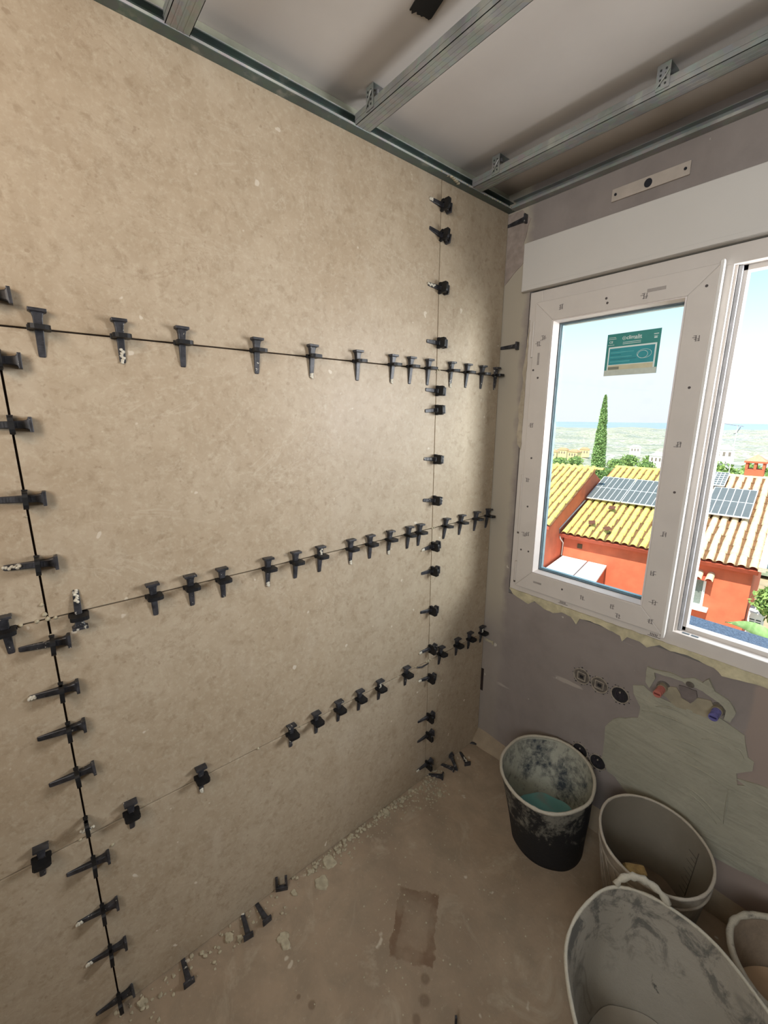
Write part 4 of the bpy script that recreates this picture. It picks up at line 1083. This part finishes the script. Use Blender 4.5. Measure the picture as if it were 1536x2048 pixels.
# solar panels
CELL = simple('grey_solar_cell', srgb(100, 106, 108), .8, .0, spec=.15, var=.05, scale=3)
FRM = simple('white_panel_frame', srgb(228, 232, 232), .4, var=.02)
cellmesh = {}
def solar(u0, v0, wd, ln, nc, nr, lab, off=.20):
    r = empty('solar_panel', (0, 0, 0))
    a_ = slope_a
    mw = Matrix.Translation(O3) @ Matrix.Rotation(TH, 4, 'Z') @ Matrix.Translation(roofp(u0, v0, off)) @ Matrix.Rotation(a_, 4, 'X')
    r.matrix_world = mw
    MB().box(0, wd, 0, ln, -.035, .0).build('panel_frame', FRM, r)
    cw, cl = (wd - .03) / nc, (ln - .03) / nr
    key = (nc, nr, wd)
    if key not in cellmesh: cellmesh[key] = MB().box(.010, cw - .010, .016, cl - .016, .0, .004).mesh('cell', CELL)
    for i in range(nc):
        for j in range(nr): link('solar_cell', cellmesh[key], r, Matrix.Translation((.015 + i * cw, .015 + j * cl, 0)))
    mb = MB()
    for x in (.15, wd - .15): mb.box(x - .015, x + .015, .05, ln - .05, -.14, -.036)
    mb.build('mounting_rail', simple('rail_aluminium', srgb(150, 150, 150), .4, .5), r)
    tag(r, lab, 'solar panel', 'solar panels on the neighbour\'s roof')
solar(.02, 2.08, 1.10, 1.80, 6, 2, 'grey solar panel on the tiled roof, leftmost of the lower row')
solar(1.15, 2.08, 1.10, 1.80, 6, 2, 'grey solar panel on the tiled roof, second from the left, partly behind the window mullion')
solar(2.28, 2.08, 1.10, 1.80, 6, 2, 'grey solar panel on the tiled roof, mostly behind the window mullion')
solar(3.43, 2.08, 1.10, 1.80, 6, 2, 'grey solar panel on the tiled roof, the whole one seen through the open light')
solar(2.55, 3.90, 1.12, 1.02, 10, 6, 'small-celled solar panel higher on the roof, beside the mullion')

# left wing with its higher roof
lh = empty('left_house', O3, TH)
tag(lh, 'neighbouring wing with a higher yellow-tiled roof at the left of the window', 'house')
SL2 = .40; A2 = math.atan(SL2); Z20 = .44 + .98 * SL2
MB().prism([(-1.10, -3.0), (-1.10, .30), (2.65, 1.80), (6, .3), (6, -3.0)], lambda a, b: (-.06, a, b), lambda a, b: (-5.0, a, b)).build('wall', RED, lh)
zf2 = lambda v: Z20 + SL2 * v
sl = MB(); sl.add([(-5, -1.02, zf2(-1.02) - .05), (.02, -1.02, zf2(-1.02) - .05), (.02, 2.65, zf2(2.65) - .05), (-5, 2.65, zf2(2.65) - .05), (-5, -1.02, zf2(-1.02) - .13), (.02, -1.02, zf2(-1.02) - .13), (.02, 2.65, zf2(2.65) - .13), (-5, 2.65, zf2(2.65) - .13)],
       [(0, 1, 2, 3), (4, 7, 6, 5), (0, 4, 5, 1), (1, 5, 6, 2), (2, 6, 7, 3), (3, 7, 4, 0)])
sl.build('roof_slab', REDD, lh)
roof_tiles(lh, -PITCH * 12 + .04, 12, -1.02, 9, zf2, A2, None)
for k in range(7):
    link('ridge_tile', TMS[0], lh, Matrix.Translation((-2.7 + k * .42, 2.70, zf2(2.65) - .02)) @ Matrix.Rotation(-PI / 2, 4, 'Z'))

# ------------------------------------------------------------------ vegetation
def leaf_mat(name, c0, c1):
    g = NG(name); oi = g.noise(3.5, 3); return g.done(g.ramp(g.noise(9, 4), (.35, c0), (.65, c1)), .7)
GR = leaf_mat('olive_leaves', srgb(92, 124, 60), srgb(160, 186, 104))
GC = leaf_mat('cypress_foliage', srgb(96, 136, 70), srgb(160, 192, 116))
BARK = simple('bark', srgb(96, 78, 60), .9, var=.2)
def foliage(c, rx, ry, rz, n, size, seed, shape=None):
    rn = random.Random(seed); mb = MB()
    for _ in range(n):
        while True:
            p = Vector((rn.uniform(-1, 1), rn.uniform(-1, 1), rn.uniform(-1, 1)))
            if p.length < 1 and p.length > .35: break
        if shape: q = shape(rn)
        else:
            k = 1 + .35 * noise.noise(p * 2.2 + Vector((seed, 0, 0))); q = Vector((p.x * rx * k, p.y * ry * k, p.z * rz * k))
        d = Vector((rn.gauss(0, 1), rn.gauss(0, 1), rn.gauss(0, 1))).normalized(); e_ = d.cross(Vector((rn.gauss(0, 1), rn.gauss(0, 1), rn.gauss(0, 1)))).normalized()
        s = size * rn.uniform(.6, 1.3); o_ = Vector(c) + q
        mb.add([o_ - d * s, o_ + e_ * s * .45, o_ + d * s, o_ - e_ * s * .45], [(0, 1, 2, 3)])
    return mb
# tall cypress behind the ridge
cyp = empty('cypress_tree', (-17.2, 41.0, -7.5))
tag(cyp, 'tall pointed cypress rising behind the tiled roof in the left pane', 'tree')
H = 11.1
def cshape(rn):
    t = rn.random() ** .8; r = .88 * (1 - t) ** .62 * min(1, .75 + t * 1.2); a = rn.uniform(0, 2 * PI)
    r *= (.72 + .28 * rn.random()) * (1 + .10 * math.sin(a * 5 + t * 30)); return Vector((r * math.cos(a), r * math.sin(a), t * H))
fo = foliage((0, 0, 0), 1, 1, 1, 9000, .11, 5, cshape).build('foliage', GC, cyp); fo['kind'] = 'stuff'
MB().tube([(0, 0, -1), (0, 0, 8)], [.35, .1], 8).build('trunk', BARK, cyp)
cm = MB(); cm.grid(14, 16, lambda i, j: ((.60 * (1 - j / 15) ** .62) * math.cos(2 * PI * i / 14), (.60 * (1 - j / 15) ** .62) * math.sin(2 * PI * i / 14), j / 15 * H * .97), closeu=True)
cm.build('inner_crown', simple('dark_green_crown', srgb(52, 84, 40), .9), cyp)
def bush(x, y, z, rx, rz, n, size, lab, grp='shrubs around the neighbour\'s house'):
    o = empty('shrub', (x, y, z)); tag(o, lab, 'shrub', grp)
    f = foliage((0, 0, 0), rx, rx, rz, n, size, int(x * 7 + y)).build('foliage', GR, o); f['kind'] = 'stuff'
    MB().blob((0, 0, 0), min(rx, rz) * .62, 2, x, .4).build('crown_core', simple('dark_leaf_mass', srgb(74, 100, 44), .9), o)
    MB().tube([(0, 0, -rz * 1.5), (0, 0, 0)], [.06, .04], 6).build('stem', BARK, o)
Rz = Matrix.Rotation(TH, 3, 'Z')
def hp_(u, v, z): p = O3 + Rz @ Vector((u, v, z)); return p
p = hp_(5.72, 1.2, -.1); bush(p.x, p.y, p.z, .52, .7, 2600, .08, 'leafy shrub beside the right edge of the tiled roof')
p = hp_(5.50, -.10, -.72); bush(p.x, p.y, p.z, .46, .50, 2400, .07, 'bright leafy shrub to the right of the orange wall')
p = hp_(5.62, -1.15, -1.80); bush(p.x, p.y, p.z, .52, .45, 2200, .07, 'lowest shrub at the right edge, in front of the air-conditioning unit')
p = hp_(2.6, 9.5, .9); bush(p.x, p.y, p.z, 1.2, .8, 2000, .12, 'green treetop showing over the ridge, left of the chimney')
p = hp_(5.3, 10.5, .9); bush(p.x, p.y, p.z, 1.2, .8, 2000, .12, 'green treetop showing over the ridge, behind the chimney')
# big pointed leaf rising into the open light
p0 = CP + Vector((-.155, 1, -.392)) * 4.6; p1 = CP + Vector((-.07, 1, -.415)) * 4.0
lf = MB(); N = 12
for k in range(N + 1):
    t = k / N; c_ = p1.lerp(p0, t); wd = .09 * math.sin(PI * min(1, t * .86 + .14)) ** .8 * (1 - t) ** .35 if t < 1 else 0
    dz = Vector((.25, 0, .97)) * wd; c_ = c_ + Vector((0, 0, .05 * math.sin(PI * t)))
    lf.v += [tuple(c_ - dz * .4), tuple(c_ + Vector((0, .02, 0))), tuple(c_ + dz)]
for k in range(N):
    for j in range(2): lf.f.append((k * 3 + j, k * 3 + j + 1, k * 3 + j + 4, k * 3 + j + 3))
lo = lf.build('broad_leaf', leaf_mat('broad_leaf', srgb(130, 170, 96), srgb(176, 208, 140)), smooth=True)
so_ = lo.modifiers.new('s', 'SOLIDIFY'); so_.thickness = .004
tag(lo, 'single broad pointed green leaf in front of the orange wall', 'leaf')
# air conditioning unit beside the wall
ac = empty('air_conditioner', hp_(4.95, .55, -1.95), TH)
tag(ac, 'white air-conditioning unit on the right side of the orange wall', 'air conditioner')
MB().box(0, .34, 0, .8, 0, .62, .01).build('casing', WHP, ac)
for k in range(6):
    for j in range(2): MB().box(.05 + j * .13, .15 + j * .13, -.006, .0, .06 + k * .07, .09 + k * .07).build('grille_slot', simple('dark_slot', srgb(70, 74, 76), .7), ac)

# ------------------------------------------------------------------ land falling away to the sea
def m_land():
    g = NG('dry_hills_with_groves')
    far = g.n('ShaderNodeVectorMath', operation='LENGTH'); g.l(g.pos, far.inputs[0])
    c = g.ramp(g.noise(.02, 5, .6), (.35, srgb(190, 180, 162)), (.65, srgb(208, 194, 182)))
    c = g.mix(g.ramp(g.noise(.16, 7, .72), (.47, 0.), (.55, .85)), c, srgb(126, 136, 98))
    c = g.mix(g.ramp(g.noise(.5, 6, .7), (.56, 0.), (.62, .7)), c, srgb(84, 104, 66))
    c = g.mix(g.ramp(g.noise(.012, 7, .7), (.50, 0.), (.60, .6)), c, srgb(128, 136, 126))
    c = g.mix(g.ramp(g.noise(.005, 7, .75), (.50, 0.), (.58, .5)), c, srgb(140, 146, 150))
    vor = g.n('ShaderNodeTexVoronoi'); vor.inputs['Scale'].default_value = .08; g.l(g.pos, vor.inputs['Vector'])
    c = g.mix(g.math('MULTIPLY', g.ramp(vor.outputs['Distance'], (.20, .9), (.28, 0.)), g.ramp(g.noise(.01, 2), (.48, 0.), (.52, 1.))), c, srgb(226, 216, 204))
    return g.done(c, .95)
ld = MB(); NX, NY = 90, 110
def land(i, j):
    d = 22 * (5200 / 22) ** (j / (NY - 1)); a = math.radians(-14 + 62 * i / (NX - 1)); x, y = -d * math.sin(a), d * math.cos(a)
    z = -5.0 - (d - 22) * .125 if d < 160 else -22.25 - (d - 160) * .035
    if d > 1200: z = -58.6 - (d - 1200) * .012
    z += noise.noise(Vector((x * .02, y * .02, 0))) * min(d * .02, 6) + noise.noise(Vector((x * .003, y * .003, 4))) * min(d * .012, 22)
    if d > 4000: z = max(z - (d - 4000) * .01, -106)
    return (x, y, z)
ld.grid(NX, NY, land)
struct(ld.build('ground_hills', m_land(), smooth=True))
struct(MB().add([(-9000, 3500, -100), (3000, 3500, -100), (3000, 8200, -100), (-9000, 8200, -100)], [(0, 1, 2, 3)]).build('sea', simple('pale_sea', srgb(150, 164, 184), .8, spec=.1, var=.03, scale=.002)))
struct(MB().box(-12, 8, .3, 24, -5.6, -5.2).build('ground_yard', simple('dry_yard', srgb(176, 160, 130), .9, var=.2, scale=1)))
# scattered villas and round treetops on the slope, each one its own thing
rn = random.Random(21)
VW = [simple('villa_white', srgb(245, 240, 232), .8, var=.02), simple('villa_yellow', srgb(232, 206, 150), .8, var=.04)]
VR = simple('villa_roof', srgb(206, 150, 110), .8, var=.1); VG = simple('villa_window', srgb(130, 120, 110), .5)
def villa(az, d, s, z, k, lab):
    a = math.radians(az); r = empty('far_house', (CP.x - d * math.sin(a), CP.y + d * math.cos(a), z), rn.uniform(-.3, .6))
    MB().box(-s, s, -s * .7, s * .7, -s, s * .7).build('wall', VW[k], r)
    MB().add([(-s * 1.1, -s * .8, s * .7), (s * 1.1, -s * .8, s * .7), (s * 1.1, s * .8, s * .7), (-s * 1.1, s * .8, s * .7), (-s * .5, 0, s * 1.15), (s * .5, 0, s * 1.15)], [(0, 1, 5, 4), (1, 2, 5), (2, 3, 4, 5), (3, 0, 4), (3, 2, 1, 0)]).build('roof', VR if k else VW[0], r)
    for j in range(3): MB().box(-s * .7 + j * s * .55, -s * .45 + j * s * .55, -s * .72, -s * .7, -s * .1, s * .4).build('window', VG, r)
    tag(r, lab, 'house', 'far houses on the slope')
LZ_ = lambda d: -22.25 - (d - 160) * .035
villa(17.2, 270, 3.6, LZ_(270) + 5, 0, 'far white house just above the ridge, right of the cypress')
villa(19.6, 420, 4.0, LZ_(420) + 5, 0, 'far white house further off, between the cypress and the mullion')
for k, (az, d, zz) in enumerate([(28.6, 300, -18), (27.3, 340, -18), (26.0, 310, -18), (24.9, 360, -18)]):
    villa(az, d, 3.4, LZ_(d) + 4, 1, 'far yellow house left of the cypress, %s from the left' % ORD[k])
villa(11.6, 400, 6.0, LZ_(400) + 5, 0, 'far white house seen left of the aerial through the open light')
tn = 0
FT = [(28.2, 62, -.118, 1.2), (26.6, 70, -.122, 1.3), (25.0, 60, -.125, 1.0), (22.0, 66, -.118, 1.1), (20.6, 74, -.120, 1.4), (19.0, 64, -.122, 1.1), (12.3, 60, -.115, 1.3), (10.6, 70, -.112, 1.5), (7.6, 62, -.112, 1.4),
      (27.6, 240, -.098, 3.2), (25.8, 260, -.095, 3.4), (21.4, 250, -.097, 3.4), (20.0, 300, -.088, 4.2), (18.3, 240, -.098, 3.2), (17.9, 330, -.085, 4.0), (13.0, 250, -.096, 3.5), (9.0, 260, -.094, 3.6)]
for (az, d, ez, s) in [q for q in FT]:
    a = math.radians(az); o = empty('far_tree', (CP.x - d * math.sin(a), CP.y + d * math.cos(a), CP.z + ez * d)); tn += 1
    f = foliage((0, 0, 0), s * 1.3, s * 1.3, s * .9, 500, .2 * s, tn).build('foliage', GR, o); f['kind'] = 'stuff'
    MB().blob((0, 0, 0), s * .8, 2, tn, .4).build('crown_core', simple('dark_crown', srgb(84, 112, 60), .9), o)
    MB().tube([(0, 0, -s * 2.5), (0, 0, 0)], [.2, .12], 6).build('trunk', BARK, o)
    side = 'left of the cypress' if az > 24 else ('between the cypress and the mullion' if az > 16 else 'beyond the ridge in the open light')
    tag(o, 'small round treetop on the slope %s' % side, 'tree', 'far round trees ' + side)
